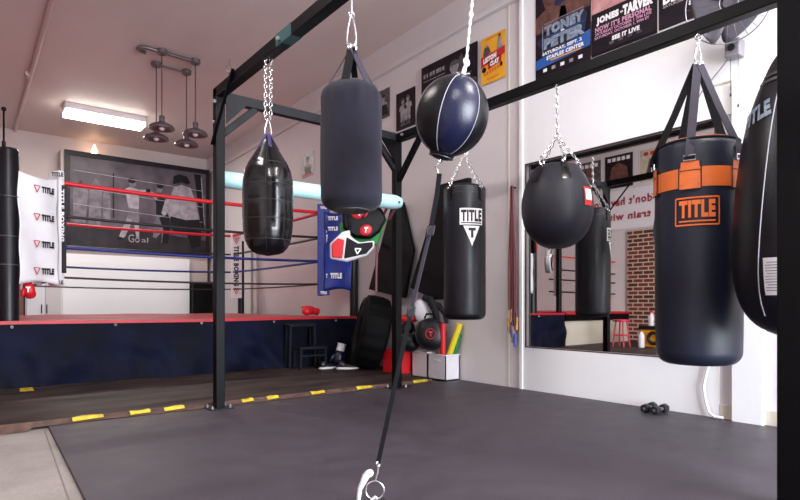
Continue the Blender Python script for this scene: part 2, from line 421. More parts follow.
tag(obj('floor_tape', g, 'yellow', smooth=False, loc=(.45,5.7,.003)), 'square patch of yellow tape on the floor against the blue ring skirt', 'tape', 'strips of yellow tape along the mat edge')

# ------------------------------------------------------------------ mirror
t = thing('wall_mirror', (XM, 2.45, MZ0), 'large wall mirror in the white wall behind the round hanging bag', 'mirror')
g = G(); g.box(XM, XM+.006, MY0+.01, 3.295, MZ0+.01, MZ1-.01); obj('mirror_glass', g, 'mirror', t, smooth=False)
FX = XR-.013
g = G(); g.box(FX, FX+.014, MY1-.009, MY1-.001, MZ0+.001, MZ1-.001).box(FX, FX+.014, MY0+.001, MY0+.012, MZ0+.001, MZ1-.001)
g.box(FX, FX+.014, MY0+.012, MY1-.012, MZ1-.012, MZ1-.001).box(FX, FX+.014, MY0+.012, MY1-.012, MZ0+.001, MZ0+.008)
obj('mirror_frame', g, 'frame_brown', t, smooth=False)

# ------------------------------------------------------------------ rack
PW = .066
t = thing('bag_rack', (1.522, 4.03, 0), 'tall black steel frame of square posts and overhead beams the bags hang from', 'frame')
def post(x, y, w, z=2.275):
    g = G(); g.box(x-w/2, x+w/2, y-w/2, y+w/2, .006, z); obj('post', g, 'steel_black', t, bevel=.004)
    g = G(); g.box(x-.085, x+.085, y-.07, y+.07, .0, .008); p = obj('base_plate', g, 'steel_gray', t, bevel=.002)
    for dx in (-.065, .065):
        for dy in (-.05, .05):
            g = G(); g.cyl((x+dx,y+dy,.008),(x+dx,y+dy,.022),.009,seg=6); g.cyl((x+dx,y+dy,.008),(x+dx,y+dy,.03),.005,seg=8); obj('bolt', g, 'zinc', p)
post(1.522, 4.03, PW, 2.30); post(3.15, 4.03, PW, 2.27); post(3.15, -.9, PW, 2.27); post(2.442, .735, .10, 2.27)
g = G(); g.beam((2.46,.735,2.236),(3.12,.735,2.236), .06, .07); obj('cross_beam', g, 'steel_black', t, bevel=.004)
g = G(); g.beam((1.522,4.06,2.272),(1.522,-2.99,2.36), PW, .07); obj('beam', g, 'steel_black', t, bevel=.004)
g = G(); g.beam((3.15,4.06,2.239),(3.15,-2.99,2.239), PW, .07); obj('beam', g, 'steel_black', t, bevel=.004)
g = G(); g.beam((1.55,4.03,2.25),(3.12,4.03,2.245), .06, .07); obj('cross_beam', g, 'steel_gray', t, bevel=.004)
g = G(); g.beam((1.545,4.03,1.98),(1.80,4.03,2.215), .045, .05); obj('brace', g, 'steel_gray', t, bevel=.004)
g = G(); g.beam((3.13,4.03,1.96),(2.9,4.03,2.22), .045, .05); obj('brace', g, 'steel_gray', t, bevel=.004)
g = G(); g.beam((3.15,4.0,1.86),(3.15,3.68,2.21), .045, .04, (1,0,0)); obj('brace', g, 'steel_black', t, bevel=.003)
g = G(); g.beam((1.478,4.05,1.9),(1.478,3.66,2.32), .012, .022, (1,0,0)); obj('brace', g, 'steel_black', t, bevel=.003)
g = G()
g.poly([(3.115,4.0,2.21),(3.115,4.0,2.0),(3.10,3.985,2.0),(2.93,3.985,2.21)], (0,-1,0), .006)
obj('gusset', g, 'steel_black', t, smooth=False)
g = G(); g.poly([(1.56,3.995,2.22),(1.56,3.995,2.05),(1.72,3.995,2.22)], (0,-1,0), .006); obj('gusset', g, 'steel_gray', t, smooth=False)
for x, y, z in ((1.486,3.72,2.31),(1.486,4.0,2.2),(1.486,4.03,2.06),(1.486,4.02,1.96),(3.114,3.9,2.24),(1.486,3.0,2.28)):
    g = G(); g.cyl((x,y,z),(x-.018,y,z),.012,seg=6); obj('bolt', g, 'zinc', t)
g = G(); g.beam((1.522,3.05,2.2855),(1.522,2.86,2.2875), .0675, .0715); obj('teal_band', g, 'teal', t)  # teal band round a short stretch of the left beam

# ------------------------------------------------------------------ hanging bags
def cyl_prof(R, z0, z1, rb=.06, rt=.03, n=6, belly=0.):
    P = [(.001, z0)]
    for i in range(n+1):
        a = pi/2*i/n; P.append((R-rb+rb*sin(a), z0+rb-rb*cos(a)))
    m = 14
    for i in range(1, m):
        f = i/m; P.append((R*(1+belly*sin(pi*f)), z0+rb+(z1-rt-z0-rb)*f))
    for i in range(n+1):
        a = pi/2*i/n; P.append((R-rt+rt*cos(a), z1-rt+rt*sin(a)))
    P.append((.001, z1)); return P
def wob(a1, a2, seed):
    return lambda a, z: 1+a1*sin(3*a+seed+z*5)+a2*sin(7*a-seed*2+z*13)

# 1 segmented teardrop bag
cx, cy = 1.522, 3.223
t = thing('teardrop_bag', (cx,cy,1.046), 'glossy black segmented teardrop bag hung from the left beam by a double chain', 'punching bag')
K = [(.001,1.046),(.05,1.05),(.09,1.066),(.118,1.096),(.138,1.14),(.148,1.20),(.152,1.28),(.152,1.36),(.152,1.44),(.150,1.50),(.140,1.56),(.118,1.61),(.093,1.65),(.069,1.69),(.046,1.73),(.036,1.75),(.001,1.752)]
Rf = interp(K)
zs = [1.046+.704*i/60 for i in range(61)]; rings = [1.14,1.262,1.37,1.47,1.60]
def tearR(z):
    r = Rf(z)
    for q in rings: r *= 1-.012*math.exp(-((z-q)/.008)**2)
    return r
g = G(); g.lathe([(max(.001, tearR(z)), z) for z in zs], (cx,cy,0), 64, fn=lambda a, z: 1-.006*max(0, cos(6*a))**30+.002*sin(5*a+z*20))
obj('bag_body', g, 'vinyl_gloss', t, angle=60)
g = G()
for q in rings: g.torus((cx,cy,q), Rf(q)*.99, .002, seg=64, seg2=6)
for k in range(6):
    a = 2*pi*k/6; g.tube([(cx+(Rf(z)*.994)*cos(a), cy+(Rf(z)*.994)*sin(a), z) for z in zs[3:-2:2]], .0014, 6)
obj('piping', g, 'seamdark', t)
g = G()
for k in range(6):
    a = 2*pi*k/6+.3
    strap_pts(g, [(cx+.066*cos(a),cy+.066*sin(a),1.695),(cx+.035*cos(a),cy+.035*sin(a),1.75),(cx+.012*cos(a),cy+.012*sin(a),1.79)], .02, .004, (-sin(a),cos(a),0))
obj('hanging_strap', g, mat('purple_navy_cord', (52,44,92), .5), t)
g = G(); g.carabiner((cx,cy,1.885),(cx,cy,1.775),.055,.005); obj('carabiner', g, 'chrome', t)
g = G(); g.chain((cx-.012,cy+.01,2.27),(cx-.012,cy+.01,1.87),.036,.024,.0034); g.chain((cx+.014,cy-.01,2.26),(cx+.012,cy-.01,1.87),.036,.024,.0034); obj('chain', g, 'chrome', t)

# 2 fabric covered heavy bag
cx, cy = 1.522, 2.302
t = thing('heavy_bag', (cx,cy,1.2), 'plain charcoal fabric covered heavy bag hanging high from the left beam', 'punching bag')
P = cyl_prof(.147, 1.205, 1.815, .06, .085, belly=.01)
def puck(a, z):
    k = max(0, min(1, (z-1.64)/.12)); return 1+.012*sin(3*a+z*4)+k*.028*sin(9*a)+k*.02*sin(16*a+1)+.006*sin(5*a+14*z)
g = G(); g.lathe(P, (cx,cy,0), 72, fn=puck); obj('bag_body', g, 'cover', t, angle=70)
g = G(); g.lathe([(.001,1.199),(.085,1.199),(.09,1.203),(.09,1.22),(.001,1.22)], (cx,cy,0), 40); obj('base_disc', g, 'pgray', t)
ap = Vector((cx,cy,1.985)); ca = atan2(-cy,-cx)
for da, w, m in ((-.25,.04,'web'),(.75,.045,'webgray'),(1.7,.03,'web'),(-1.3,.016,'webgray'),(2.9,.03,'web')):
    a = ca+da; g = G()
    strap_pts(g, [ap+Vector((.008*cos(a),.008*sin(a),0)), (cx+.07*cos(a),cy+.07*sin(a),1.87), (cx+.12*cos(a),cy+.12*sin(a),1.785), (cx+.143*cos(a),cy+.143*sin(a),1.70)], w, .004, (-sin(a),cos(a),0))
    obj('hanging_strap', g, m, t)
g = G(); g.torus((cx,cy,1.985),.018,.004,(0,1,0),24,8).torus((cx+.01,cy,1.99),.018,.004,(1,.3,0),24,8).torus((cx-.01,cy,1.99),.018,.004,(1,-.5,0),24,8); obj('ring', g, 'chrome', t)
g = G(); g.carabiner((cx,cy,2.155),(cx,cy,1.99),.06,.006); obj('carabiner', g, 'chrome', t)
g = G(); g.cyl((cx,cy,2.145),(cx,cy,2.26),.006,seg=10).torus((cx,cy,2.15),.014,.005,(0,1,0),20,8); obj('hanging_rod', g, 'opal', t)

# 3 double end ball with cable above and strap below
top = Vector((1.522,1.44,2.24)); c = Vector((1.522,1.60,1.475)); bot = Vector((1.225,1.722,.03))
c = Vector((1.521,1.600,1.477))
t = thing('double_end_ball', c, 'round black leather ball with white seams strung between a white cable and a floor strap', 'punching ball')
ax = Vector((.035,-.085,.30)).normalized()
u1 = ax.cross(Vector((.6,-.8,0))).normalized(); u2 = ax.cross(u1)
R = .14
fc = Vector((-c.x,-c.y,.75-c.z)); A0 = atan2(fc.dot(u2), fc.dot(u1))+.18-pi/6
for k in range(6):
    g = G(); a0 = 2*pi*k/6+A0; a1 = a0+2*pi/6
    def fn(u, v, a0=a0, a1=a1):
        a = a0+(a1-a0)*u; th = .14+(pi-.36)*v; bul = 1-.018*abs(2*u-1)**6
        return c+(u1*cos(a)*sin(th)+u2*sin(a)*sin(th)+ax*cos(th)*1.1)*R*bul
    g.grid(fn, 10, 22)
    obj('panel', g, 'leather_blue' if k in (0,3) else 'leather', t)
g = G()
for k in range(6):
    a = 2*pi*k/6+A0
    g.tube([c+(u1*cos(a)*sin(th)+u2*sin(a)*sin(th)+ax*cos(th)*1.1)*R*.992 for th in [.16+(pi-.38)*i/24 for i in range(25)]], .0016, 6)
obj('seam', g, 'seam', t)
b0 = c-ax*R*1.04
g = G(); g.lathe([(.001,-.022),(.03,-.02),(.046,-.010),(.05,0),(.046,.012),(.001,.018)], b0, 32, ax); obj('bottom_cap', g, 'leather', t)
g = G(); g.torus(b0-ax*.012,.047,.0025,ax,32,6).torus(b0+ax*.006,.05,.0025,ax,32,6); obj('cap_piping', g, 'seamdark', t)
t0 = c+ax*R*1.08
g = G(); g.lathe([(.001,-.02),(.04,-.012),(.034,0),(.014,.008),(.001,.012)], t0, 24, ax); obj('top_cap', g, 'leather_blue', t)
g = G(); g.tube([t0, t0+ax*.03, t0+ax*.06], [.010,.008,.006], 12).torus(t0+ax*.055,.013,.004,(0,1,0),16,6)
g.tube([t0+ax*.02+Vector((.03*cos(k),.03*sin(k),.0)) for k in (0,1,2)], .002, 6); obj('swivel', g, 'whitepl', t)
g = G()
p = t0+ax*.05
for s_ in (-1, 1):
    g.tube([p.lerp(top, f)+Vector((s_*.003*cos(f*60),s_*.003*sin(f*60),0)) for f in [i/90 for i in range(91)]], .003, 8)
g.ell(p.lerp(top,.30),.009,.009,.016).ell(p.lerp(top,.55),.009,.009,.014); obj('cable', g, 'whitepl', t)
g = G(); e = b0-ax*.02; hb = Vector((1.467,1.612,1.25))
g.tube([e, e-ax*.015, e-ax*.02+Vector((-.012,.01,-.01)), e.lerp(hb,.6)+Vector((-.01,.008,0)), hb], .0026, 8); g.torus(e-ax*.004,.009,.003,(0,1,0),16,6); obj('hook', g, 'chrome', t)
# strap with a buckle and a ring, then a white clip
b1 = Vector((1.438,1.632,1.03)); b2 = Vector((1.369,1.665,.722)); b3 = Vector((1.25,1.712,.16))
wd = (.7,-.6,.1)
g = G(); strap_pts(g, [hb, hb.lerp(b1,.35)+Vector((.004,0,0)), b1], .019, .0045, wd); obj('strap', g, 'web', t)
g = G(); strap_pts(g, [b1, b1.lerp(b2,.5), b2], .014, .005, (.4,-.9,.1)); obj('strap', g, 'webgray', t)
g = G(); strap_pts(g, [b2, b2.lerp(b3,.45), b2.lerp(b3,.8), b3], .017, .006, wd); obj('strap', g, 'web', t)
for q in (b1, b2):
    g = G(); g.obox(q, wd, Vector(b3-hb), Vector(wd).cross(b3-hb), .016,.02,.006).torus(q,.017,.004,(0,1,.2),20,6); obj('buckle', g, 'rock', t, bevel=.002)
g = G(); b4 = Vector((1.24,1.716,.095))
g.tube([b3, b3.lerp(b4,.5)+Vector((.004,-.003,0)), b4], .0035, 8).torus(b3-Vector((0,0,.004)),.009,.003,(0,1,0),16,6); obj('hook', g, 'chrome', t)
g = G(); g.tube([b4+Vector((-.02,.014,.03)), b4+Vector((-.028,.02,.018)), b4+Vector((-.045,.035,-.03)), b4+Vector((-.05,.04,-.085))], [.013,.014,.009,.007], 12)
g.ell(b4+Vector((-.018,.012,.028)),.017,.012,.015); obj('clip', g, 'whitepl', t)
g = G(); g.torus((1.238,1.716,.06),.034,.0032,(-.62,-.78,0),28,8); obj('ring', g, 'chrome', t)
tt = thing('floor_anchor', (1.238,1.716,0), 'low gray steel floor plate the ball strap is clipped to', 'anchor')
g = G(); g.box(1.17,1.30,1.66,1.77,.0,.01); obj('plate', g, 'steel_gray', tt, bevel=.003)
g = G(); g.tube([(1.215,1.716,.01),(1.215,1.716,.022),(1.238,1.716,.036),(1.26,1.716,.022),(1.26,1.716,.01)],.005,8); obj('eye', g, 'chrome', tt)

# 4 black bag with white lettering
cx, cy, R = 3.15, 3.171, .163
t = thing('heavy_bag', (cx,cy,.63), 'shiny black heavy bag with a white lettered logo box and a white triangle emblem', 'punching bag')
g = G(); g.lathe(cyl_prof(R, .632, 1.67, .05, .03, belly=.01), (cx,cy,0), 64, fn=wob(.006,.003,1.)); obj('bag_body', g, 'vinyl', t, angle=60)
g = G()
for z in (1.60,1.645): g.torus((cx,cy,z), R*1.003, .0022, seg=56, seg2=6)
obj('piping', g, 'seamdark', t)
la = radians(-115)
g = G(); wrap_patch(g, cx,cy,R,la,1.414,.185,.125,.004); lb = obj('logo_patch', g, 'white_print', t)
g = G(); wrap_text(g,'TITLE',cx,cy,R,la,1.42,.165,.088,.0065,.05); wrap_patch(g,cx,cy,R,la,1.365,.165,.008,.0065); obj('lettering', g, 'black_print', lb)
g = G(); wrap_patch(g, cx,cy,R,la,1.268,.13,.15,.004,10,12,lambda v: max(.03, v)); lb = obj('logo_patch', g, 'white_print', t)
g = G(); wrap_text(g,'T',cx,cy,R,la,1.29,.055,.075,.0065,.07); obj('lettering', g, 'black_print', lb)
ca = atan2(-cy,-cx); ap = Vector((cx,cy,1.93))
for k in range(4):
    a = ca-.75+k*pi/2
    g = G(); wrap_patch(g,cx,cy,R,a,1.60,.04,.11,.005,4,4); tb = obj('leather_tab', g, 'vinyl_gloss', t)
    q = Vector((cx+(R-.005)*cos(a),cy+(R-.005)*sin(a),1.675))
    g = G(); g.torus(q,.016,.0035,(-sin(a),cos(a),.3),18,6).torus(q-Vector((0,0,.03))+Vector((cos(a),sin(a),0))*.012,.012,.003,(cos(a),sin(a),0),18,6); obj('ring', g, 'chrome', tb)
    g = G(); g.chain(ap, q+Vector((0,0,.012)), .03,.018,.0027); obj('chain', g, 'chrome', t)
g = G(); g.torus(ap+Vector((0,0,.01)),.022,.004,(.6,.7,0),24,8); obj('ring', g, 'chrome', t)
g = G(); g.chain(ap+Vector((0,0,.02)), (cx,cy,2.212), .034,.02,.0032); obj('chain', g, 'chrome', t)

# 5 round uppercut bag
cx, cy = 3.15, 2.308
t = thing('round_bag', (cx,cy,1.12), 'round dark wrecking ball bag on chains in front of the mirror', 'punching bag')
K = [(.001,1.118),(.06,1.122),(.11,1.14),(.155,1.175),(.19,1.22),(.216,1.275),(.229,1.335),(.232,1.39),(.228,1.45),(.216,1.51),(.197,1.56),(.175,1.60),(.155,1.63),(.14,1.65),(.125,1.665),(.09,1.672),(.001,1.674)]
def dent(a, z):
    k = max(0, min(1, (z-1.45)/.15)); return 1+k*.018*sin(8*a)+.003*sin(3*a+z*9)
g = G(); g.lathe(K, (cx,cy,0), 72, fn=dent); obj('bag_body', g, 'vinyl_matt', t, angle=70, sub=1)
Rf5 = interp(K); ca = atan2(-cy,-cx); ap = Vector((cx,cy,1.865))
for da in (-.75,.30,1.9,-2.4):
    a = ca+da
    g = G(); wrap_patch(g,cx,cy,Rf5,a,1.60,.05,.12,.004,4,5); tb = obj('leather_tab', g, 'vinyl_gloss', t)
    q = Vector((cx+.14*cos(a),cy+.14*sin(a),1.672))
    g = G(); g.torus(q,.02,.004,(-sin(a),cos(a),.2),18,6).torus(q+Vector((0,0,.03)),.013,.003,(cos(a),sin(a),0),18,6).torus(q+Vector((.012,.01,.01)),.015,.003,(cos(a),0,.5),18,6); obj('ring', g, 'chrome', tb)
    g = G(); g.chain(ap, q+Vector((0,0,.03)), .034,.02,.0032); obj('chain', g, 'chrome', t)
g = G(); g.torus(ap,.016,.0045,(.6,.7,0),24,8); obj('ring', g, 'chrome', t)
g = G(); g.chain(ap+Vector((0,0,.01)), (cx,cy,2.21), .04,.022,.0036); obj('chain', g, 'chrome', t)
a = ca+.98
g = G(); wrap_patch(g,cx,cy,Rf5,a,1.435,.085,.12,.004,6,5); lb = obj('logo_patch', g, 'red_print', t)
g = G(); wrap_patch(g,cx,cy,Rf5,a,1.445,.065,.07,.006,6,4); obj('print', g, 'white_print', lb)

# 6 orange banded heavy bag
cx, cy, R = 3.15, 1.404, .208
t = thing('heavy_bag', (cx,cy,.43), 'big black heavy bag with an orange band and an orange lettered logo', 'punching bag')
P = cyl_prof(R, .432, 1.60, .07, .035, belly=.022)
g = G(); g.lathe(P, (cx,cy,0), 72, fn=wob(.005,.002,2.)); obj('bag_body', g, 'vinyl_navy', t, angle=60)
Rf6 = interp([(r, z) for r, z in P if r > .15])
g = G(); zs = [1.345+.10*i/4 for i in range(5)]
g.lathe([(Rf6(1.345)-.004,1.345)]+[(Rf6(z)+.004, z) for z in zs]+[(Rf6(1.445)-.004,1.445)], (cx,cy,0), 72); obj('orange_band', g, 'orange', t, angle=60)
g = G(); g.lathe([(.17,1.59),(.178,1.60),(.176,1.612),(.16,1.616),(.001,1.612)], (cx,cy,0), 64); obj('top_lid', g, 'orange', t)
g = G(); g.torus((cx,cy,1.598),R-.012,.006,seg=64,seg2=8); obj('piping', g, 'coverdark', t)
ca = atan2(-cy,-cx); la = ca-.02; ap = Vector((cx,cy,2.035))
g = G(); W_, H_ = .195, .138; zc = 1.222
for dx, dz, w, h in ((0,H_/2,W_,.008),(0,-H_/2,W_,.008),(-W_/2,0,.006,H_),(W_/2,0,.006,H_)):
    wrap_patch(g,cx,cy,Rf6,la+dx/R,zc+dz,w,h,.0045,10 if w > .1 else 1,2)
wrap_text(g,'TITLE',cx,cy,Rf6,la,zc+.012,.165,.088,.0045,.055)
wrap_patch(g,cx,cy,Rf6,la,zc-.05,.165,.008,.0045)
obj('lettering', g, 'orange_cloth', t)
for k, da in enumerate((-.17,1.0,2.35,-2.6,-1.32)):
    a = ca+da
    g = G(); wrap_patch(g,cx,cy,Rf6,a,1.405,.10,.14,.009,6,5,lambda v: 1.05-.25*v); tb = obj('leather_tab', g, 'orange', t)
    g = G()
    for sx in (-1, 1):
        wrap_patch(g,cx,cy,Rf6,a+sx*.049/R,1.405,.005,.142,.011,1,4)
    wrap_patch(g,cx,cy,Rf6,a,1.333,.104,.006,.011,6,1); wrap_patch(g,cx,cy,Rf6,a,1.43,.09,.004,.011,6,1); obj('edging', g, 'coverdark', tb)
    er = Vector((cos(a),sin(a),0)); et = Vector((-sin(a),cos(a),0)); q = Vector((cx,cy,1.492))+er*(R+.016)
    g = G(); g.tube([q-et*.028-Vector((0,0,.012)), q-et*.028+Vector((0,0,.012)), q+et*.028+Vector((0,0,.012)), q+et*.028-Vector((0,0,.012))], .0042, 8, closed=True); obj('buckle_ring', g, 'chrome', tb)
    for sx in (-1, 1):
        g = G(); z0 = 1.36; g.ell(Vector((cx,cy,z0))+er*(Rf6(z0)+.011)+et*sx*.038,.004,.004,.004,seg=10,ringn=6); obj('rivet', g, 'chrome', tb)
    g = G(); strap_pts(g, [q+Vector((0,0,.005)), q+Vector((0,0,.05))-er*.006, (q+Vector((0,0,.05))-er*.006).lerp(ap,.45), ap+er*.012], .042, .005, et.lerp(Vector((.78,-.62,0))*(1 if et.dot(Vector((.78,-.62,0))) > 0 else -1), .75)); obj('hanging_strap', g, 'webgray' if k in (0,1) else 'web', t)
g = G(); g.torus(ap,.018,.005,(.7,.7,0),24,8).torus(ap+Vector((.008,-.012,.004)),.016,.005,(.2,.9,0),24,8); obj('ring', g, 'chrome', t)
g = G(); g.carabiner(ap+Vector((0,0,.11)), ap+Vector((0,0,.01)),.045,.0045); obj('carabiner', g, 'chrome', t)
g = G(); g.torus(ap+Vector((0,0,.12)),.012,.003,(0,1,0),16,6).cyl(ap+Vector((0,0,.13)),(cx,cy,2.21),.004,seg=8).torus((cx,cy,2.185),.016,.004,(.6,.8,0),20,6); obj('eye_bolt', g, 'chrome', t)

# 7 large teardrop bag beyond the near post
cx, cy = 3.0, .90
t = thing('teardrop_bag', (cx,cy,.61), 'very large matt black teardrop bag partly hidden by the near post', 'punching bag')
K = [(.001,.59),(.09,.598),(.16,.625),(.22,.67),(.265,.725),(.298,.79),(.319,.87),(.33,.96),(.332,1.06),(.328,1.16),(.319,1.27),(.308,1.38),(.295,1.48),(.278,1.58),(.258,1.68),(.235,1.78),(.205,1.88),(.168,1.98),(.13,2.06),(.10,2.11),(.07,2.135),(.001,2.14)]
K = [(.001,.60),(.07,.604),(.13,.622),(.19,.655),(.232,.70),(.26,.75),(.28,.81),(.292,.88),(.297,.95),(.296,1.05),(.291,1.15),(.283,1.25),(.272,1.35),(.258,1.45),(.240,1.54),(.215,1.63),(.19,1.70),(.16,1.77),(.126,1.84),(.10,1.88),(.07,1.905),(.001,1.91)]
K = [(r_*.875, z_) for r_, z_ in K]
K7 = interp(K)
g = G(); g.lathe(K, (cx,cy,0), 72, fn=lambda a, z: 1+.003*sin(4*a+z*6)); obj('bag_body', g, 'vinyl', t, angle=60, sub=1)
ca = atan2(-cy,-cx)
for da in (-.52,.95,2.5,-2.2):
    g = G(); g.tube([(cx+(K7(z)+.001)*cos(ca+da+.2*(z-1.2)),cy+(K7(z)+.001)*sin(ca+da+.2*(z-1.2)),z) for z in [.70+1.08*i/40 for i in range(41)]], .0028, 6); obj('piping', g, 'seam', t)
g = G(); wrap_patch(g,cx,cy,K7,ca-.35,.87,.07,.16,.004,6,6); lb = obj('care_label', g, 'whitepl', t)
g = G()
for i in range(11):
    wrap_patch(g,cx,cy,K7,ca-.35,.93-.012*i,.054 if i % 4 else .04,.004,.006,6,1)
obj('print', g, 'pgray2', lb)
g = G(); wrap_text(g,'TITLE',cx,cy,K7,ca-.92,1.60,.16,.08,.006,.06,rot=.25); obj('lettering', g, 'psteel', t)
g = G()
for i, (dz, w) in enumerate(((.10,.12),(.135,.09))): wrap_patch(g,cx,cy,K7,ca-.80,1.67+dz*.8,w,.014,.005,6,1)
obj('print', g, 'pgray', t)
g = G(); g.torus((cx,cy,1.925),.03,.006,(0,1,0),24,8).chain((cx,cy,ZC),(cx,cy,1.94),.05,.03,.0045); obj('chain', g, 'chrome', t)

# ------------------------------------------------------------------ pale blue foam tube
t = thing('foam_tube', (1.6,3.93,1.66), 'pale blue foam tube tied horizontally across the two far posts', 'tube')
TA, TB = Vector((1.56,4.125,1.68)), Vector((3.105,3.922,1.643))
g = G(); n = 30; pts = [TA.lerp(TB, i/n)-Vector((0,0,.004*sin(pi*i/n))) for i in range(n+1)]
rr = [.062]*(n+1); rr[0] = .055; rr[-1] = .045; rr[-2] = .062
g.tube(pts, rr, 28); obj('foam', g, 'tube', t, angle=50)

# ------------------------------------------------------------------ boxing ring
PX0, PX1, PY0, PY1, PZ = -.28, 4.0, 5.96, 9.75, .60
ring = thing('boxing_ring', (2,7.8,0), 'raised boxing ring with red canvas, dark blue skirt and corner posts', 'boxing ring')
g = G(); g.box(PX0+.05, PX1-.02, PY0+.06, PY1, FZ+.002, PZ-.03); obj('platform', g, 'steel_black', ring, smooth=False)
g = G(); g.grid(lambda u, v: (PX0+(PX1-PX0)*u, PY0+(PY1-PY0)*v, PZ+.004*sin(9*u+3*v)+.003*sin(23*u)), 60, 30); obj('canvas', g, 'canvas', ring, angle=80)
g = G(); n = 120
pts = [(PX0+(PX1-PX0)*i/n, PY0-.004, PZ-.012+.004*sin(9*i/n)) for i in range(n+1)]
strap_pts(g, pts, .03, .03, (0,0,1)); obj('canvas_edge', g, 'red', ring, angle=60)
def skirt(u, v):
    x = PX0+(PX1-PX0)*u; z = (PZ-.025-FZ)*(v)+.002+FZ
    k = 1-v
    w = .008*sin(31*x+5*v)*sin(3*x)+.02*sin(11*x-5.2*v+1)*(.4+.6*sin(2.1*x)**2)+.024*sin(4.3*x-4.6*v)
    w2 = .022*sin(19*(x*.8+v*.55))*max(0, min(1,(x-1.9)/1.))
    return (x, PY0-.012-k*(.055+w+w2)-(1-abs(2*v-1))*(.004*sin(13*(x+v*.9))+.012*sin(6*(x+v*1.4))), z)
g = G(); g.grid(skirt, 420, 22); obj('skirt', g, 'skirt', ring, angle=80)
g = G(); g.grid(lambda u, v: (PX0-.01-.03*(1-v)-.01*sin(30*u), PY0+(PY1-PY0)*u, .004+(PZ-.03)*v), 40, 6); obj('skirt', g, 'skirt', ring, angle=80)
for i in range(5):
    x = .42+.82*i; g = G(); g.torus((x,PY0-.02,PZ-.045),.009,.004,(0,1,0),16,6); obj('eyelet', g, 'zinc', ring)
RX0, RX1, RY0, RY1 = .84, 3.70, 6.30, 9.40
RZ = [1.905, 1.60, 1.30, 1.01]; RC = ['rope_red','rope_black','rope_blue','rope_black']; RR = [.021,.015,.016,.011]
for z, m, r in zip(RZ, RC, RR):
    for a, b, dz in (((RX0,RY0),(RX1,RY0),.02),((RX0,RY1),(RX1+.06,RY1),.02),((RX1,RY0),(RX1+.06,RY1),.01),((RX0,RY0),(RX0,RY1),.01)):
        g = G(); g.tube([(a[0]+(b[0]-a[0])*f, a[1]+(b[1]-a[1])*f, z-dz*4*f*(1-f)+(.012 if z > 1.8 else 0)) for f in [i/16 for i in range(17)]], r, 10); obj('rope', g, m, ring, angle=80)
def strip_face(c, d, w, z0, z1, m):     # corner cushion facing direction d
    d = Vector((d[0],d[1],0)).normalized(); s_ = Vector((-d.y,d.x,0)); c = Vector((c[0],c[1],(z0+z1)/2))
    g = G(); g.obox(c, s_, d, (0,0,1), w/2, .03, (z1-z0)/2); return obj('corner_cushion', g, m, ring, bevel=.015), d, s_, c
CAM2 = Vector((0,0,0))
def corner(post, cush, m, z0, z1, w, rpost, ztop, cover_m=None, cz=(0,0), black=False):
    post = Vector((*post,0)); cush = Vector((*cush,0)); d = (cush-post).normalized()
    g = G(); g.tube([(post.x,post.y,PZ-.01),(post.x,post.y,ztop-.02),(post.x,post.y,ztop)], [rpost,rpost,rpost*.85], 24); po = obj('corner_post', g, 'vinyl' , ring)
    cu, dd, s_, cc = strip_face((cush.x,cush.y), (d.x,d.y), w, z0, z1, m)
    for z in RZ:
        g = G(); g.cyl(post+Vector((0,0,z)), cush+Vector((0,0,z))-d*.02, .012, seg=8); obj('turnbuckle', g, 'zinc', ring)
    co = None
    if cover_m:
        s2 = Vector((-d.y,d.x,0))
        ln = (cush-post).length
        for sd in (1,-1):
            def fn(u, v, sd=sd):
                p = post+d*(rpost*.3+(ln-.06-rpost*.3)*u)+s2*sd*(rpost+.02+.012*sin(7*u+5*v)+.01*sin(14*v+2*u))
                sag = .05*sin(pi*u)*(1-2*v)*.6
                return p+Vector((0,0,cz[0]+(cz[1]-cz[0])*v+sag-.03*u*(1-v)*0))
            g = G(); g.grid(fn, 24, 30); o = obj('corner_cover', g, cover_m, ring, angle=80)
            sm = o.modifiers.new('s','SOLIDIFY'); sm.thickness = .006
            if sd == (1 if (s2.dot(post)) < 0 else -1): co = (o, s2*sd)
    return po, cu, cc, co
# near left corner (white)
po, cu, cc, co = corner((.405,6.10), (.80,6.33), 'white', .93, 2.03, .16, .082, 2.13, 'white', (.93,1.93))
g = G(); g.tube([(.37,6.07,2.1),(.37,6.07,2.46)], .008, 8).ell((.37,6.07,2.465),.02,.02,.02).tube([(.37,6.07,2.1),(.37,6.07,2.18)], .016, 10); obj('aerial', g, 'steel_black', po)
for z in (1.7,1.35,1.1):
    g = G(); g.torus((.405,6.10,z),.085,.006,seg=28,seg2=6); obj('tie_cord', g, 'pgray', po)
P0, P1 = Vector((.405,6.10,0)), Vector((.80,6.33,0)); dd = (P1-P0).normalized(); sn = Vector((dd.y,-dd.x,0))
for i, z in enumerate((1.80,1.545,1.30,1.055)):
    base = P0+dd*.235+sn*.125
    g = G(); flat_text(g,'TITLE', base+dd*.045+Vector((0,0,z)), dd, (0,0,1), .125,.058,.0,.07); obj('lettering', g, 'black_print', cu)
    g = G(); q = base-dd*.06+Vector((0,0,z))
    for a, b in (((-.028,.028),(.028,.028)),((.028,.028),(0,-.032)),((0,-.032),(-.028,.028))):
        g.beam(q+dd*a[0]+Vector((0,0,a[1])), q+dd*b[0]+Vector((0,0,b[1])), .002,.007)
    obj('emblem', g, 'red_print', cu)
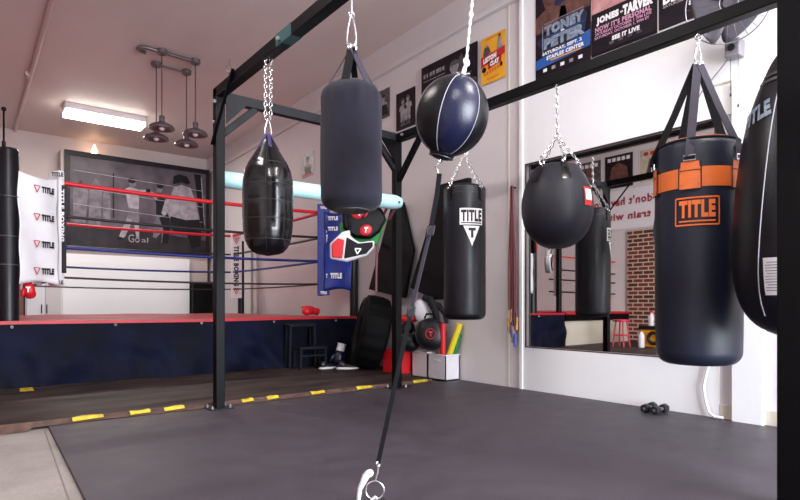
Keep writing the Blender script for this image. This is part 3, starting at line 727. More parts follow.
# the cushion face looks into the ring, so put the small vertical strip beside its edge
fl = Vector((-.35,-.94,0)).normalized(); rt = Vector((.94,-.35,0)).normalized()
g = G(); g.obox((.845,6.262,1.47), rt, fl, (0,0,1), .03,.008,.42); st = obj('strap_strip', g, 'rope_black', cu, bevel=.003)
g = G(); flat_text(g,'TITLE BOXING', Vector((.845,6.262,1.6))+fl*.01, (0,0,-1), rt, .5,.03,.0015,.05); obj('lettering', g, 'white_print', cu)
g = G(); flat_text(g,'TITLE', (.80,6.235,1.98), rt, (0,0,1), .10,.04,.012,.06); flat_text(g,'TITLE', (.80,6.235,.96), rt, (0,0,1), .10,.035,.012,.06); obj('lettering', g, 'black_print', cu)
# near right corner (blue)
po, cu, cc, co = corner((4.005,6.005), (3.70,6.30), 'blue', .86, 2.0, .13, .052, 1.72, 'blue', (.92,1.92))
P0, P1 = Vector((3.965,6.02,0)), Vector((3.70,6.30,0)); dd = (P0-P1).normalized(); sn = Vector((-.707,-.707,0))
tr = Vector((.82,-.57,0)); 
g = G(); flat_text(g,'TITLE', (3.80,6.09,1.11), dd, (0,0,1), .15,.07,.012,.07); flat_text(g,'T', (3.715,6.175,1.11), dd, (0,0,1), .02,.05,.012,.07)
flat_text(g,'TITLE', (3.77,6.12,1.83), dd, (0,0,1), .13,.05,.012,.07); flat_text(g,'TITLE', (3.77,6.12,1.70), dd, (0,0,1), .13,.05,.012,.07); obj('lettering', g, 'white_print', cu)
fl = Vector((-.52,-.85,0)).normalized(); rt = Vector((.85,-.52,0)).normalized()
g = G(); g.obox((3.70,6.235,1.44), rt, fl, (0,0,1), .078,.012,.575); fp = obj('cushion_front', g, 'blue', cu, bevel=.006)
g = G(); g.obox((3.735,6.20,1.42), rt, fl, (0,0,1), .022,.01,.48); obj('strap_strip', g, 'rope_black', cu, bevel=.003)
g = G(); flat_text(g,'TITLE BOXING', Vector((3.735,6.20,1.6))+fl*.012, (0,0,-1), rt, .46,.028,.0015,.05)
flat_text(g,'TITLE', Vector((3.70,6.235,.90))+fl*.013, rt, (0,0,1), .08,.035,.002,.07); flat_text(g,'TITLE', Vector((3.70,6.235,1.97))+fl*.013, rt, (0,0,1), .08,.03,.002,.07); obj('lettering', g, 'white_print', cu)
# far right corner (white) and far left corner
po, cu, cc, co = corner((4.0,9.55), (3.84,9.36), 'white', .86, 1.98, .17, .055, 1.86)
fl = Vector((-.38,-.92,0)).normalized(); rt = Vector((.92,-.38,0)).normalized()
g = G(); g.obox((3.80,9.27,1.43), rt, fl, (0,0,1), .09,.012,.57); obj('cushion_front', g, 'white', cu, bevel=.005)
g = G(); flat_text(g,'TITLE BOXING', Vector((3.80,9.27,1.40))+fl*.014, (0,0,-1), rt, .68,.085,.002,.06); obj('lettering', g, 'black_print', cu)
g = G()
for z in (1.83, .98):
    q = Vector((3.80,9.27,z))+fl*.018
    flat_text(g,'T', q+Vector((0,0,.008)), rt, (0,0,1), .035,.045,0,.07)
    for a, b in (((-.05,.045),(.05,.045)),((.05,.045),(0,-.055)),((0,-.055),(-.05,.045))):
        g.beam(q+rt*a[0]+Vector((0,0,a[1])), q+rt*b[0]+Vector((0,0,b[1])), .002,.010)
obj('emblem', g, 'red_print', cu)
corner((.45,9.6), (.80,9.42), 'white', .95, 1.95, .10, .05, 2.0)

# ring beside the left wall (only seen through the mirror)
t = thing('ring_extension', (-1.2,7.8,0), 'smaller beige based ring platform with black ropes seen in the mirror left of the brick', 'platform')
g = G(); g.box(XL+.005, PX0-.06, PY0+.03, PY1, FZ+.002, .46); obj('base', g, 'beige', t, smooth=False)
g = G(); g.box(XL+.005, PX0-.06, PY0, PY1, .46, .575); obj('rim', g, 'steel_black', t, smooth=False)
g = G(); g.box(XL+.005, PX0-.06, PY0-.01, PY1, .575, .615); obj('canvas', g, 'red', t, smooth=False)
g = G(); g.box(-.36,-.22,6.2,6.25,.9,1.75); s_ = obj('corner_cushion', g, 'white', t, bevel=.01)
g = G(); flat_text(g,'TITLE BOXING', (-.29,6.2,1.33), (0,0,-1), (1,0,0), .65,.07,.003,.05); obj('lettering', g, 'black_print', s_)
g = G(); g.cyl((-.2,6.12,.61),(-.2,6.12,2.05),.05); obj('corner_post', g, 'steel_black', t)
for z, m in zip((1.62,1.38,1.2,.98),('rope_red','rope_black','rope_black','rope_black')):
    g = G(); g.cyl((-.3,6.28,z),(XL+.01,6.28,z-.02),.014,seg=8); obj('rope', g, m, t)
    g = G(); g.cyl((-.3,9.3,z),(XL+.01,9.3,z),.014,seg=8); obj('rope', g, m, t)

# ------------------------------------------------------------------ far end: partition, mural
g = G(); g.box(1.545, 4.18, 11.7, YF, PZ-.6, 3.515); structure('partition', g, 'wall_far', bevel=.01)
g = G(); g.box(1.56, 3.78, 11.60, 11.70, .0, 1.66); structure('trim_6', g, 'panel', bevel=.006)
g = G(); g.box(3.80, 4.2, 11.45, 11.7, .0, 1.19)  # dark box put in for the dark doorway in the back wall
tag(obj('dark_doorway_box', g, 'steel_black', bevel=.01, loc=(4.0,11.5,0)), 'dark box standing in for the low doorway in the back wall right of the white panel', 'cabinet')
t = thing('cupboard', (1.2,11.4,0), 'pale gray cupboard standing behind the left corner of the ring', 'cupboard')
g = G(); g.box(.98,1.52,11.3,11.65,0,1.35); obj('body', g, 'whitepl', t, bevel=.008)
g = G(); g.box(1.0,1.235,11.285,11.3,.05,1.32); d_ = obj('door', g, 'whitepl', t, bevel=.004)
g = G(); g.box(1.205,1.22,11.27,11.285,.6,.75); obj('handle', g, 'steel_gray', d_)
g = G(); g.box(1.265,1.50,11.285,11.3,.05,1.32); d_ = obj('door', g, 'wall', t, bevel=.004)
g = G(); g.box(1.28,1.295,11.27,11.285,.6,.75); obj('handle', g, 'steel_gray', d_)
t = thing('wooden_crate', (.6,11.5,0), 'brown plywood cabinet at the back left behind the ring', 'cabinet')
g = G(); g.box(.3,.95,11.2,11.7,0,1.3); obj('body', g, mat('brown_plywood', (124,84,70), .6, var=.15, vscale=4, stretch=(1,1,.2)), t, bevel=.006)
g = G(); g.box(.34,.91,11.185,11.2,.1,1.26); obj('door', g, mat('brown_ply_door', (132,92,78), .6, var=.15, vscale=4, stretch=(1,1,.2)), t, bevel=.004)

MX0, MX1, MZa, MZb, MYY = 1.60, 4.19, 1.735, 3.515, 11.66
t = thing('framed_mural', (2.9,MYY,MZa), 'large dark framed gray photograph of boxers in a ring on the back wall', 'picture')
g = G(); F = .085
g.box(MX0,MX0+F,MYY-.03,MYY+.04,MZa,MZb).box(MX1-F*.7,MX1,MYY-.03,MYY+.04,MZa,MZb).box(MX0+F,MX1-F*.7,MYY-.03,MYY+.04,MZb-F,MZb).box(MX0+F,MX1-F*.7,MYY-.03,MYY+.04,MZa,MZa+F*.7)
obj('frame', g, 'pblack', t, smooth=False)
g = G(); g.box(MX0+F,MX1-F*.7,MYY,MYY+.03,MZa+.06,MZb-F); pr_ = obj('print', g, 'mural', t, smooth=False)
def mp(u, v, k=0): return (MX0+F+(MX1-MX0-F*1.7)*u, MYY-.002-.0015*k, MZa+.06+(MZb-MZa-F-.06)*v)
def mpoly(pts, m, k=1, nm='figure_print'):
    g = G(); g.poly([mp(u, v, k) for u, v in pts], (0,-1,0), .001); obj(nm, g, m, pr_, smooth=False)
mpoly([(0,0),(1,0),(1,.16),(.72,.2),(.5,.22),(.2,.24),(0,.26)], 'mural_floor', 1, 'ring_floor_print')
mpoly([(.02,.27),(.10,.27),(.12,.62),(.08,.7),(.02,.64)], 'mural_mid', 1); mpoly([(.12,.25),(.2,.25),(.21,.68),(.17,.78),(.13,.66)], 'mural_mid', 1)
mpoly([(.22,.3),(.27,.3),(.27,.6),(.24,.68),(.22,.6)], 'mural_mid', 1)
mpoly([(.03,.66),(.07,.74),(.1,.66)], 'mural_dark', 2)
mpoly([(.285,.35),(.295,.35),(.295,.86),(.285,.86)], 'mural_dark', 1, 'post_print')
# two sparring boxers
def blob(cu_, cv, ru, rv, n=14): return [(cu_+ru*cos(2*pi*i/n), cv+rv*sin(2*pi*i/n)) for i in range(n)]
mpoly(blob(.425,.77,.026,.05), 'mural_mid', 3); mpoly(blob(.42,.80,.028,.03), 'mural_dark', 4)
mpoly([(.375,.70),(.41,.73),(.46,.71),(.475,.60),(.47,.47),(.40,.47),(.385,.58)], 'mural_light', 2)
mpoly([(.45,.70),(.53,.715),(.545,.69),(.47,.655)], 'mural_light', 3); mpoly(blob(.54,.70,.018,.03), 'mural_dark', 4)
mpoly([(.40,.48),(.47,.48),(.475,.34),(.44,.33),(.39,.36)], 'mural_mid', 3)
mpoly([(.39,.38),(.43,.35),(.37,.14),(.34,.12),(.33,.15)], 'mural_light', 2); mpoly([(.43,.36),(.47,.35),(.475,.14),(.455,.13)], 'mural_light', 2)
mpoly(blob(.335,.12,.025,.02), 'mural_dark', 3)
mpoly(blob(.625,.745,.024,.048), 'mural_mid', 3); mpoly(blob(.63,.775,.026,.028), 'mural_dark', 4)
mpoly([(.585,.66),(.62,.70),(.665,.67),(.68,.5),(.665,.42),(.60,.42),(.60,.56)], 'mural_dark', 2)
mpoly([(.60,.68),(.54,.72),(.55,.66),(.61,.60)], 'mural_light', 3)
mpoly([(.60,.43),(.67,.43),(.69,.2),(.67,.1),(.64,.1),(.645,.24),(.60,.15),(.575,.16)], 'mural_mid', 3)
# crouching man with his back to us
mpoly([(.69,.42),(.70,.62),(.735,.78),(.80,.83),(.87,.80),(.91,.66),(.945,.42),(.84,.38)], 'mural_light', 4)
mpoly([(.73,.82),(.735,.92),(.78,.95),(.84,.94),(.87,.86),(.84,.84),(.80,.86)], 'mural_dark', 5)
mpoly([(.71,.43),(.83,.40),(.945,.42),(.96,.24),(.95,.08),(.88,.06),(.84,.22),(.75,.22),(.71,.30)], 'mural_dark', 5)
mpoly([(.62,.40),(.70,.45),(.71,.30),(.69,.10),(.645,.09),(.655,.27)], 'mural_dark', 4)
mpoly([(.67,.62),(.72,.66),(.72,.52),(.66,.42),(.64,.46)], 'mural_light', 3)
mpoly([(.90,.98),(.955,.98),(.985,.3),(.96,.3)], 'mural_dark', 3, 'post_print'); mpoly([(.955,.95),(.965,.95),(.99,.35),(.985,.35)], 'mural_light', 3, 'post_print')
for v0, v1 in ((.84,.80),(.66,.60),(.47,.41)):
    g = G(); g.beam(mp(.02,v0,5), mp(.97,v1-.02,5), .001, .012); obj('rope_print', g, 'mural_light', pr_, smooth=False)
g = G(); flat_text(g, 'Go', mp(.435,.13,7), (1,0,0), (0,0,1), .2, .15, .001, .0); flat_text(g, 'al', mp(.515,.12,7), (1,0,0), (0,0,1), .12, .09, .001, .0); obj('lettering', g, 'mural_light', pr_)

# ------------------------------------------------------------------ ceiling fittings
t = thing('ceiling_light', (1.95,10.15,ZC), 'glowing white fluorescent light fixture on the far ceiling', 'light')
g = G(); g.box(1.36,2.52,9.86,10.20,ZC-.10,ZC); obj('housing', g, 'housing', t, bevel=.01)
g = G(); g.box(1.375,2.505,9.855,10.19,ZC-.165,ZC-.10); obj('diffuser', g, 'glow', t, bevel=.01)
t = thing('ceiling_light', (.9,3.0,ZC), 'added fluorescent light fixture over the training mat, unseen above the view', 'light')
for k, (x, y) in enumerate(((.2,3.2),(2.6,.2),(.2,-.6))):  # unseen fixtures, added to light the near end of the room
    if k: t = thing('ceiling_light', (x,y,ZC), ('added fluorescent light fixture nearest the mirror wall, unseen above the view','added fluorescent light fixture over the open concrete floor, unseen above the view')[k-1], 'light')
    else: t.location = (x,y,ZC)
    g = G(); g.box(x-.15,x+.15,y-.62,y+.62,ZC-.07,ZC); obj('housing', g, 'housing', t, bevel=.01)
    g = G(); g.box(x-.14,x+.14,y-.6,y+.6,ZC-.12,ZC-.07); obj('diffuser', g, 'glow', t, bevel=.01)
def pendant(x, y, zs, label):
    t = thing('pendant_lamp', (x,y,ZC), label, 'lamp', 'cluster of four bronze pendant lamps')
    g = G(); g.lathe([(.001,-.06),(.05,-.06),(.062,-.045),(.062,-.008),(.05,0),(.001,0)], (x,y,ZC), 28); obj('ceiling_cap', g, 'lampmetal', t)
    g = G(); g.cyl((x,y,ZC-.05),(x,y,zs+.1),.006,seg=8); obj('cord', g, 'frame_brown', t)
    g = G(); g.lathe([(.001,.13),(.03,.13),(.035,.12),(.035,.06),(.06,.045),(.085,.035),(.13,.012),(.148,-.012),(.148,-.03),(.12,-.03),(.10,-.012),(.05,.01),(.001,.012)], (x,y,zs), 36); s_ = obj('shade', g, 'lampmetal', t)
    g = G(); g.ell((x,y,zs-.018),.035,.035,.03); obj('bulb', g, 'whitepl', s_)
pendant(2.00,7.15,2.89,'bronze pendant lamp nearest the camera on the left of the cluster')
pendant(2.41,7.18,2.90,'bronze pendant lamp at front right of the cluster, nearest the rack post')
pendant(2.05,7.57,2.87,'bronze pendant lamp at back left, partly behind the front left shade')
pendant(2.43,7.58,2.86,'bronze pendant lamp at back right, the lowest shade of the cluster')
g = G(); g.tube([(2.43,7.18,ZC-.03),(2.0,7.15,ZC-.03),(1.82,7.14,ZC-.03),(1.76,7.17,ZC-.03),(1.75,7.24,ZC-.03),(1.80,7.29,ZC-.03),(1.85,7.3,ZC-.03)], .022, 10)
g.tube([(2.05,7.57,ZC-.03),(2.43,7.58,ZC-.03)], .014, 10)
tag(obj('lamp_conduit', g, 'lampmetal', loc=(2.1,7.3,ZC-.03)), 'short hooked bronze conduit joining the pendant lamps on the ceiling', 'conduit')
g = G(); g.cyl((.89,11.98,ZC-.028),(.74,3.0,ZC-.028),.026,seg=12); g.cyl((.806,8.9,ZC-.028),(.808,9.02,ZC-.028),.034,seg=12)
tag(obj('ceiling_pipe', g, 'conduit', loc=(.8,8,ZC-.03)), 'thin painted pipe running along the ceiling at the left', 'pipe')
t = thing('picture_light', (2.1,11.72,3.53), 'small glowing spotlight on top of the partition over the mural', 'lamp')
g = G(); g.cyl((2.1,11.8,3.515),(2.1,11.8,3.55),.05,seg=16); obj('base', g, 'housing', t)
g = G(); g.lathe([(.001,0),(.05,.01),(.055,.04),(.03,.10),(.012,.15),(.001,.17)], (2.1,11.8,3.55), 18); obj('bulb', g, 'bulb', t)
for x, l in ((2.74,'pair of thin metal hooks on the ceiling nearest the left beam'),(2.98,'metal ceiling hook beside the covered bag carabiner')):
    y = 6.9-(x-2.74)*2
    g = G(); g.tube([(x,y,ZC),(x,y,ZC-.07),(x+.04,y,ZC-.13),(x,y,ZC-.19),(x-.05,y,ZC-.14),(x-.03,y,ZC-.10)], .009, 8)
    tag(obj('ceiling_hook', g, 'chrome', loc=(x,y,ZC)), l.replace('pair of thin metal hooks','thin metal hook'), 'hook')

# ------------------------------------------------------------------ posters on the right wall
def xw(y): return ywall(y)
def poster(y1, y0, z0, z1, m, label, name='boxing_poster', tk=.004):
    x = min(xw(y0), xw(y1))-.014 if y0 < 4 else xw((y0+y1)/2)-.008
    o = thing(name, (x,(y0+y1)/2,z0), label, 'poster', 'boxing posters on the right wall')
    g = G(); g.box(x-tk, x, y0, y1, z0, z1); s_ = obj('sheet', g, m, o, smooth=False)
    W_, H_ = y1-y0, z1-z0
    def at(u, v, k=0): return Vector((x-tk-.0008*(k+1), y1-W_*u, z0+H_*v))
    def pol(pts, m, k=0, nm='picture_print'):
        g = G(); g.poly([at(min(.998, max(.002, a)), min(.998, max(.002, b)), k) for a, b in pts], (-1,0,0), .0006); obj(nm, g, m, s_, smooth=False)
    def tx(body, u, v, w, h, m, k=3, bold=.06, slope=0.):
        g = G(); flat_text(g, body, at(u, v, k), (0,-1,-slope), (0,0,1), w*W_, h*H_, .0005, bold); obj('lettering', g, m, s_, smooth=False)
    return at, pol, tx
def head(pol, u, v, r, asp, skin, hair, k=1):
    pol([(u-2.0*r,v-2.9*r*asp),(u-1.7*r,v-1.4*r*asp),(u-.5*r,v-.9*r*asp),(u+.5*r,v-.9*r*asp),(u+1.7*r,v-1.4*r*asp),(u+2.0*r,v-2.9*r*asp)], skin, k)
    pol([(u+.82*r*cos(a)*(1 if sin(a) > 0 else .85), v+1.15*r*asp*sin(a)) for a in [2*pi*i/16 for i in range(16)]], skin, k+1)
    pol([(u+.86*r*cos(a), v+.35*r*asp+.9*r*asp*sin(a)) for a in [pi*i/10 for i in range(11)]], hair, k+2)
    for sx in (-.32,.32):
        pol([(u+sx*r+.17*r*cos(a), v+.1*r*asp+.09*r*asp*sin(a)) for a in [2*pi*i/8 for i in range(8)]], hair, k+2)
    pol([(u-.3*r,v-.55*r*asp),(u+.3*r,v-.55*r*asp),(u,v-.66*r*asp)], hair, k+2)

at, pol, tx = poster(3.14,2.60,2.675,3.47,'pblack','fight poster with steel blue lettering over a bright blue stripe, beside the white batten')
pol([(.0,.0),(1,.0),(1,.1),(0,.12)],'pblack',0); pol([(0,.06),(.35,.0),(1,.2),(1,.26),(0,.2)][:0] or [(0,.12),(1,.17),(1,.33),(0,.22)],'pblue',1)
pol([(.3,.6),(1,.6),(1,1),(.3,1)],'pnavy',0)
head(pol,.28,.84,.17,.68,'pskin','pblack'); head(pol,.74,.86,.15,.68,'pskin','pblack')
pol([(.0,.42),(.5,.55),(.9,.55),(.95,.5),(.9,.3),(.2,.28)],'pnavy',4)
tx('TONEY',.54,.50,.72,.115,'psteel',6,.08); tx('PETER',.54,.365,.74,.115,'psteel',6,.08); tx('vs',.52,.435,.07,.02,'white_print',7)
g0 = [(.18,.575),(.9,.575),(.9,.582),(.18,.582)]; pol(g0,'psteel',6); pol([(.14,.27),(.155,.27),(.155,.57),(.14,.57)],'psteel',6); pol([(.2,.432),(.9,.432),(.9,.437),(.2,.437)],'pblue',6)
tx('SATURDAY, SEPT. 2',.5,.262,.72,.042,'white_print',6); tx('STAPLES CENTER',.56,.208,.68,.042,'white_print',6)
pol([(.3,.165),(.85,.165),(.85,.178),(.3,.178)],'pyellow',6)
for i in range(5): pol([(.16+.16*i,.07),(.23+.16*i,.07),(.23+.16*i,.105),(.16+.16*i,.105)],'pgray2' if i % 2 else 'white_print',6,'logo_print')
at, pol, tx = poster(2.592,2.06,2.70,3.50,'pblack','plum and black fight poster with pink and white lettering, right of the blue striped one','boxing_poster')
pol([(.02,.42),(.35,.45),(.62,.6),(.7,.85),(.5,1),(0,1),(0,.55)],'pskin2',1); pol([(.45,.75),(.8,.7),(1,.8),(1,1),(.5,1)],'pplum',1)
head(pol,.3,.80,.2,.66,'pskin2','pplum',2); head(pol,.78,.88,.14,.66,'pskin','pblack',2)
pol([(0,.02),(1,.02),(1,.38),(.35,.39),(0,.36)],'pblack',6)
tx('JONES',.27,.325,.36,.085,'white_print',8,.08); tx('TARVER',.73,.33,.44,.10,'white_print',8,.08); tx('vs',.49,.325,.05,.02,'white_print',8)
tx("NOW IT'S PERSONAL",.5,.25,.86,.05,'ppink',8,.05); tx('SATURDAY OCTOBER 1 7PM LIVE',.5,.205,.86,.03,'ppink',8,.03)
tx('SATURDAY, OCTOBER 1, 9PM ET',.48,.167,.84,.03,'ppink',8,.03); tx('SEE IT LIVE',.55,.11,.42,.045,'white_print',8,.07)
for i in range(4): pol([(.3+.14*i,.06),(.37+.14*i,.06),(.37+.14*i,.085),(.3+.14*i,.085)],'pgray',8,'logo_print')
at, pol, tx = poster(2.045,1.50,2.71,3.50,'pblack','black fight poster with white lettering behind the wall fan')
pol([(.55,.1),(1,.1),(1,.9),(.7,1),(.5,.6)],'pplum',1); head(pol,.35,.85,.18,.66,'pskin','pblack',2); head(pol,.75,.88,.16,.66,'pskin','pblack',2)
pol([(0,.0),(1,.0),(1,.42),(0,.42)],'pblack',6)
tx('DE LA HOYA',.48,.25,.84,.085,'white_print',8,.08); tx('SATURDAY SEPTEMBER 18 LIVE',.46,.19,.8,.025,'pgray2',8,.03); tx('SEE IT LIVE',.62,.14,.46,.05,'white_print',8,.07)
pol([(.4,.12),(.75,.12),(.75,.125),(.4,.125)],'pgray2',8)
at, pol, tx = poster(3.785,3.485,2.838,3.275,'pyellow','small yellow fight poster with a red lettered band right of the round ball cable')
pol([(.0,.37),(1,.50),(1,.66),(.0,.60)],'red_print',1); pol([(.3,.28),(.85,.36),(.85,.50),(.3,.46)],'red_print',1)
tx('LISTON',.38,.52,.55,.12,'white_print',3,.08,-.12); tx('CLAY',.58,.40,.38,.11,'white_print',3,.08,-.1)
pol([(.12,.58),(.42,.64),(.36,.74),(.28,.83),(.16,.78),(.1,.66)],'pgray',3); pol(blob(.24,.82,.05,.045),'pskin2',4)
pol([(.68,.62),(.9,.66),(.86,.86),(.72,.88)],'pgray2',3); pol(blob(.79,.92,.05,.04),'pskin',4)
pol(blob(.14,.31,.09,.06),'pblack',3); pol(blob(.85,.30,.05,.05),'pblack',3)
for i_ in range(7): pol([(.14+.11*i_,.17+.012*i_),(.21+.11*i_,.178+.012*i_),(.21+.11*i_,.24+.012*i_),(.14+.11*i_,.23+.012*i_)],'porange',3,'lettering')
pol([(.2,.93),(.8,.95),(.8,.965),(.2,.945)],'porange',3); pol([(.25,.07),(.75,.09),(.75,.11),(.25,.09)],'porange',3)
at, pol, tx = poster(4.663,3.835,2.74,3.29,'pblack','wide black and gray fight photograph poster above the round ball')
pol([(.36,.2),(.5,.35),(.6,.7),(.74,.92),(.85,.6),(.8,.2)],'pgray',1); head(pol,.62,.72,.10,1.1,'pgray2','pgray',2); head(pol,.85,.50,.08,1.1,'pgray','pblack',2)

for i_, w_ in enumerate((.05,.03,.06,.04,.07,.05,.04)): pol([(.05+.06*i_,.76),(.05+.06*i_+w_*.8,.76),(.05+.06*i_+w_*.8,.84),(.05+.06*i_,.84)],'pgray2',4,'lettering')
pol([(.05,.69),(.45,.69),(.45,.705),(.05,.705)],'pgray2',4); pol([(.4,.1),(.95,.3),(.95,.33),(.4,.13)],'pgray2',4)
at, pol, tx = poster(5.156,4.815,2.735,3.16,'pblack','black framed gray photo of two boxers left of the round ball')
for uu, hh in ((.38,.0),(.64,.04)):
    head(pol,uu,.72+hh,.10,.8,'pgray2','pgray',2); pol([(uu-.13,.2),(uu-.14,.58),(uu+.13,.58),(uu+.12,.2)],'pgray2',1); pol([(uu-.13,.08),(uu-.03,.3),(uu,.1)],'pgray',2); pol([(uu,.1),(uu+.04,.3),(uu+.13,.08)],'pgray',2)
at, pol, tx = poster(5.56,5.30,2.96,3.30,'pgray','small gray boxer photo half hidden behind the covered bag')
head(pol,.55,.68,.15,.8,'pgray2','pblack',1); pol([(.2,.1),(.3,.45),(.8,.45),(.9,.1)],'pblack',3)
at, pol, tx = poster(7.54,7.18,2.62,2.97,'pgray2','small faded brown picture on the wall right of the teardrop bag')
head(pol,.5,.66,.17,.8,'pskin','pblack',1); pol([(.25,.1),(.35,.4),(.7,.4),(.8,.1)],'pblack',3); pol([(.1,.05),(.9,.05),(.9,.12),(.1,.12)],'red_print',4)

# ------------------------------------------------------------------ wall fan
c = Vector((3.74,1.49,2.60)); ax = Vector((-.80,-.40,-.38)).normalized()
t = thing('wall_fan', (3.97,1.53,2.38), 'gray three bladed wall fan with pull cords under the posters', 'fan')
g = G(); g.box(3.90,3.988,1.485,1.575,2.33,2.44); bx_ = obj('control_box', g, 'fanlight', t, bevel=.008)
g = G(); g.cyl((3.90,1.53,2.385),(3.885,1.53,2.385),.021,seg=20); obj('knob', g, 'rock', bx_)
g = G(); g.beam((3.955,1.53,2.44),(3.955,1.53,2.56),.03,.05); g.cyl((3.955,1.53,2.55),c-ax*.08,.022,seg=12); obj('arm', g, 'fanlight', t, bevel=.005)
g = G(); g.lathe([(.001,-.15),(.04,-.145),(.06,-.11),(.062,-.04),(.05,-.02),(.001,-.02)], c, 24, ax); obj('motor', g, 'fan', t)
u1 = ax.cross(Vector((0,0,1))).normalized(); u2 = ax.cross(u1); RF = .232
g = G(); g.cyl(c-ax*.02,c+ax*.03,.03,seg=20)
obj('hub', g, 'fan', t)
for k in range(3):
    a0 = 2*pi*k/3+.35; g = G()
    def fn(u, v, a0=a0):
        r = .02+.17*v; wdt = .055+.30*sin(min(1, v*1.05)*pi*.62)*.42
        s1 = (u-.5)*2*wdt*(1-max(0, v-.75)**2*9); a = a0
        d1 = u1*cos(a)+u2*sin(a); d2 = -u1*sin(a)+u2*cos(a)
        return c+d1*(r-.02*(u-.5)**2)+d2*s1+ax*(.01+.03*(u-.5))
    g.grid(fn, 8, 10); o = obj('blade', g, 'fan', t, angle=80); o.modifiers.new('s','SOLIDIFY').thickness = .003
g = G(); g.torus(c+ax*.01,RF,.004,ax,56,8); g.torus(c+ax*.06,.05,.003,ax,24,6)
for k in range(24):
    a = 2*pi*k/24; d1 = u1*cos(a)+u2*sin(a)
    g.tube([c+ax*.062+d1*.05, c+ax*.058+d1*.14, c+ax*.04+d1*.2, c+ax*.01+d1*RF, c-ax*.04+d1*.19, c-ax*.06+d1*.06], .0011, 4)
obj('guard', g, 'wire', t)
for y, z, n_ in ((1.545,2.10,0),(1.50,2.02,1)):
    g = G(); g.tube([(3.92,y,2.33),(3.92,y,z)], .0016, 6).lathe([(.001,0),(.006,.004),(.005,.02),(.001,.025)], (3.92,y,z-.02), 10); obj('pull_cord', g, 'rock' , t)
g = G(); g.tube([(3.95,1.56,2.35),(3.965,1.62,2.30),(3.975,1.75,2.18),(3.978,1.80,2.10),(3.98,1.82,2.02)], .004, 6); obj('power_cord', g, 'fanlight', t)

# ------------------------------------------------------------------ skipping ropes on the wall by the batten
g = G(); g.cyl((3.99,3.37,1.80),(3.93,3.37,1.80),.008,seg=8)
tag(obj('wall_peg', g, 'rock', loc=(3.96,3.37,1.8)), 'dark peg in the wall the skipping ropes hang from', 'peg')
rl = ['maroon skipping rope with wooden handles, leftmost on the wall peg', 'maroon skipping rope hanging second from the left on the peg', 'dark skipping rope in the middle of the bundle on the peg',
      'maroon skipping rope with a blue grip hanging on the peg', 'skipping rope with the longest drop at the right of the bundle']
hm = ['wood','wood','rock','bluecord','wood']
for i in range(5):
    y0 = 3.385-.010*i; zb = .58-.035*((i*3) % 5); x = 3.94+.006*(i % 3)
    t = thing('skipping_rope', (x,y0,1.8), rl[i], 'skipping rope', 'skipping ropes on the wall peg')
    for s_ in (-1, 1):
        yy = y0+s_*.013-.004*(i-2)
        g = G(); g.tube([(x,3.37,1.812-.002*i),(x-.004,3.37+s_*.012,1.79),(x,(y0+3.37)/2+s_*.014,1.5),(x-.004,yy,1.1),(x,yy,zb+.12)], .0062, 8); obj('cord', g, 'maroon' if i != 2 else 'blackcord', t)
        dz = .04*s_*(1 if i % 2 else -1)
        g = G(); g.lathe([(.001,0),(.011,.004),(.012,.03),(.010,.07),(.012,.105),(.008,.12),(.001,.122)], (x,yy,zb-.03+dz), 12, (0,.08*s_,1)); obj('handle', g, hm[i], t)

# ------------------------------------------------------------------ dumbbells and cable by the wall
def dumbbell(x, y, rz, label):
    t = thing('dumbbell', (x,y,0), label, 'dumbbell', 'black hex dumbbells on the mat by the wall')
    for s_ in (-1, 1):
        g = G(); g.lathe([(.001,-.026),(.027,-.026),(.032,-.020),(.032,.020),(.027,.026),(.001,.026)], (x+s_*.055,y,.029), 6, (1,0,0)); obj('weight', g, 'rock', t, bevel=.003)
        g = G(); g.cyl((x+s_*.081,y,.029),(x+s_*.0825,y,.029),.010,seg=14); obj('cap', g, 'opal', t)
    g = G(); g.cyl((x-.03,y,.029),(x+.03,y,.029),.012,seg=14); obj('handle', g, 'opal', t)
    t.rotation_euler = (0,0,rz)
dumbbell(3.85,2.05,radians(6),'small black hex dumbbell on the mat, the one nearer the batten')
dumbbell(3.84,1.965,radians(0),'small black hex dumbbell on the mat, the one nearer the orange banded bag')
g = G(); g.tube([(3.975,1.66,.52),(3.97,1.69,.38),(3.965,1.71,.30),(3.962,1.73,.2),(3.962,1.715,.1),(3.958,1.69,.03),(3.94,1.65,.012),(3.95,1.60,.012)], .010, 8)
tag(obj('wall_cable', g, 'whitepl', loc=(3.97,1.7,0)), 'thick white cable hanging down the wall behind the orange banded bag', 'cable')

# ------------------------------------------------------------------ clutter in the corner behind the rack
t = thing('tractor_tire', (3.62,5.05,0), 'big black tyre leaning against the wall beside the ring', 'tire')
ax = Vector((-.86,.46,.22)).normalized(); c = Vector((3.70,5.20,.41))
K = [(.20,-.13),(.28,-.155),(.38,-.15),(.43,-.12),(.445,-.05),(.445,.05),(.43,.12),(.38,.15),(.28,.155),(.20,.13),(.19,.08),(.19,-.08),(.20,-.13)]
u1 = ax.cross(Vector((0,0,1))).normalized(); u2 = ax.cross(u1); g = G(); seg = 64; vs = []
for r, z in K[:-1]:
    for k in range(seg):
        a = 2*pi*k/seg; rr = r*.90+(.012 if (k % 4 < 2 and r > .42) else 0); vs.append(c+u1*rr*cos(a)+u2*rr*sin(a)+ax*z)
n = len(K)-1
g.add(vs, [(i*seg+k, i*seg+(k+1) % seg, ((i+1) % n)*seg+(k+1) % seg, ((i+1) % n)*seg+k) for i in range(n) for k in range(seg)])
obj('rubber', g, 'tire', t, angle=30)
g = G(); g.torus(c+ax*.155,.30,.006,ax,56,6).torus(c+ax*.152,.36,.005,ax,56,6).torus(c-ax*.155,.30,.006,ax,56,6); obj('sidewall_rib', g, 'tire', t)

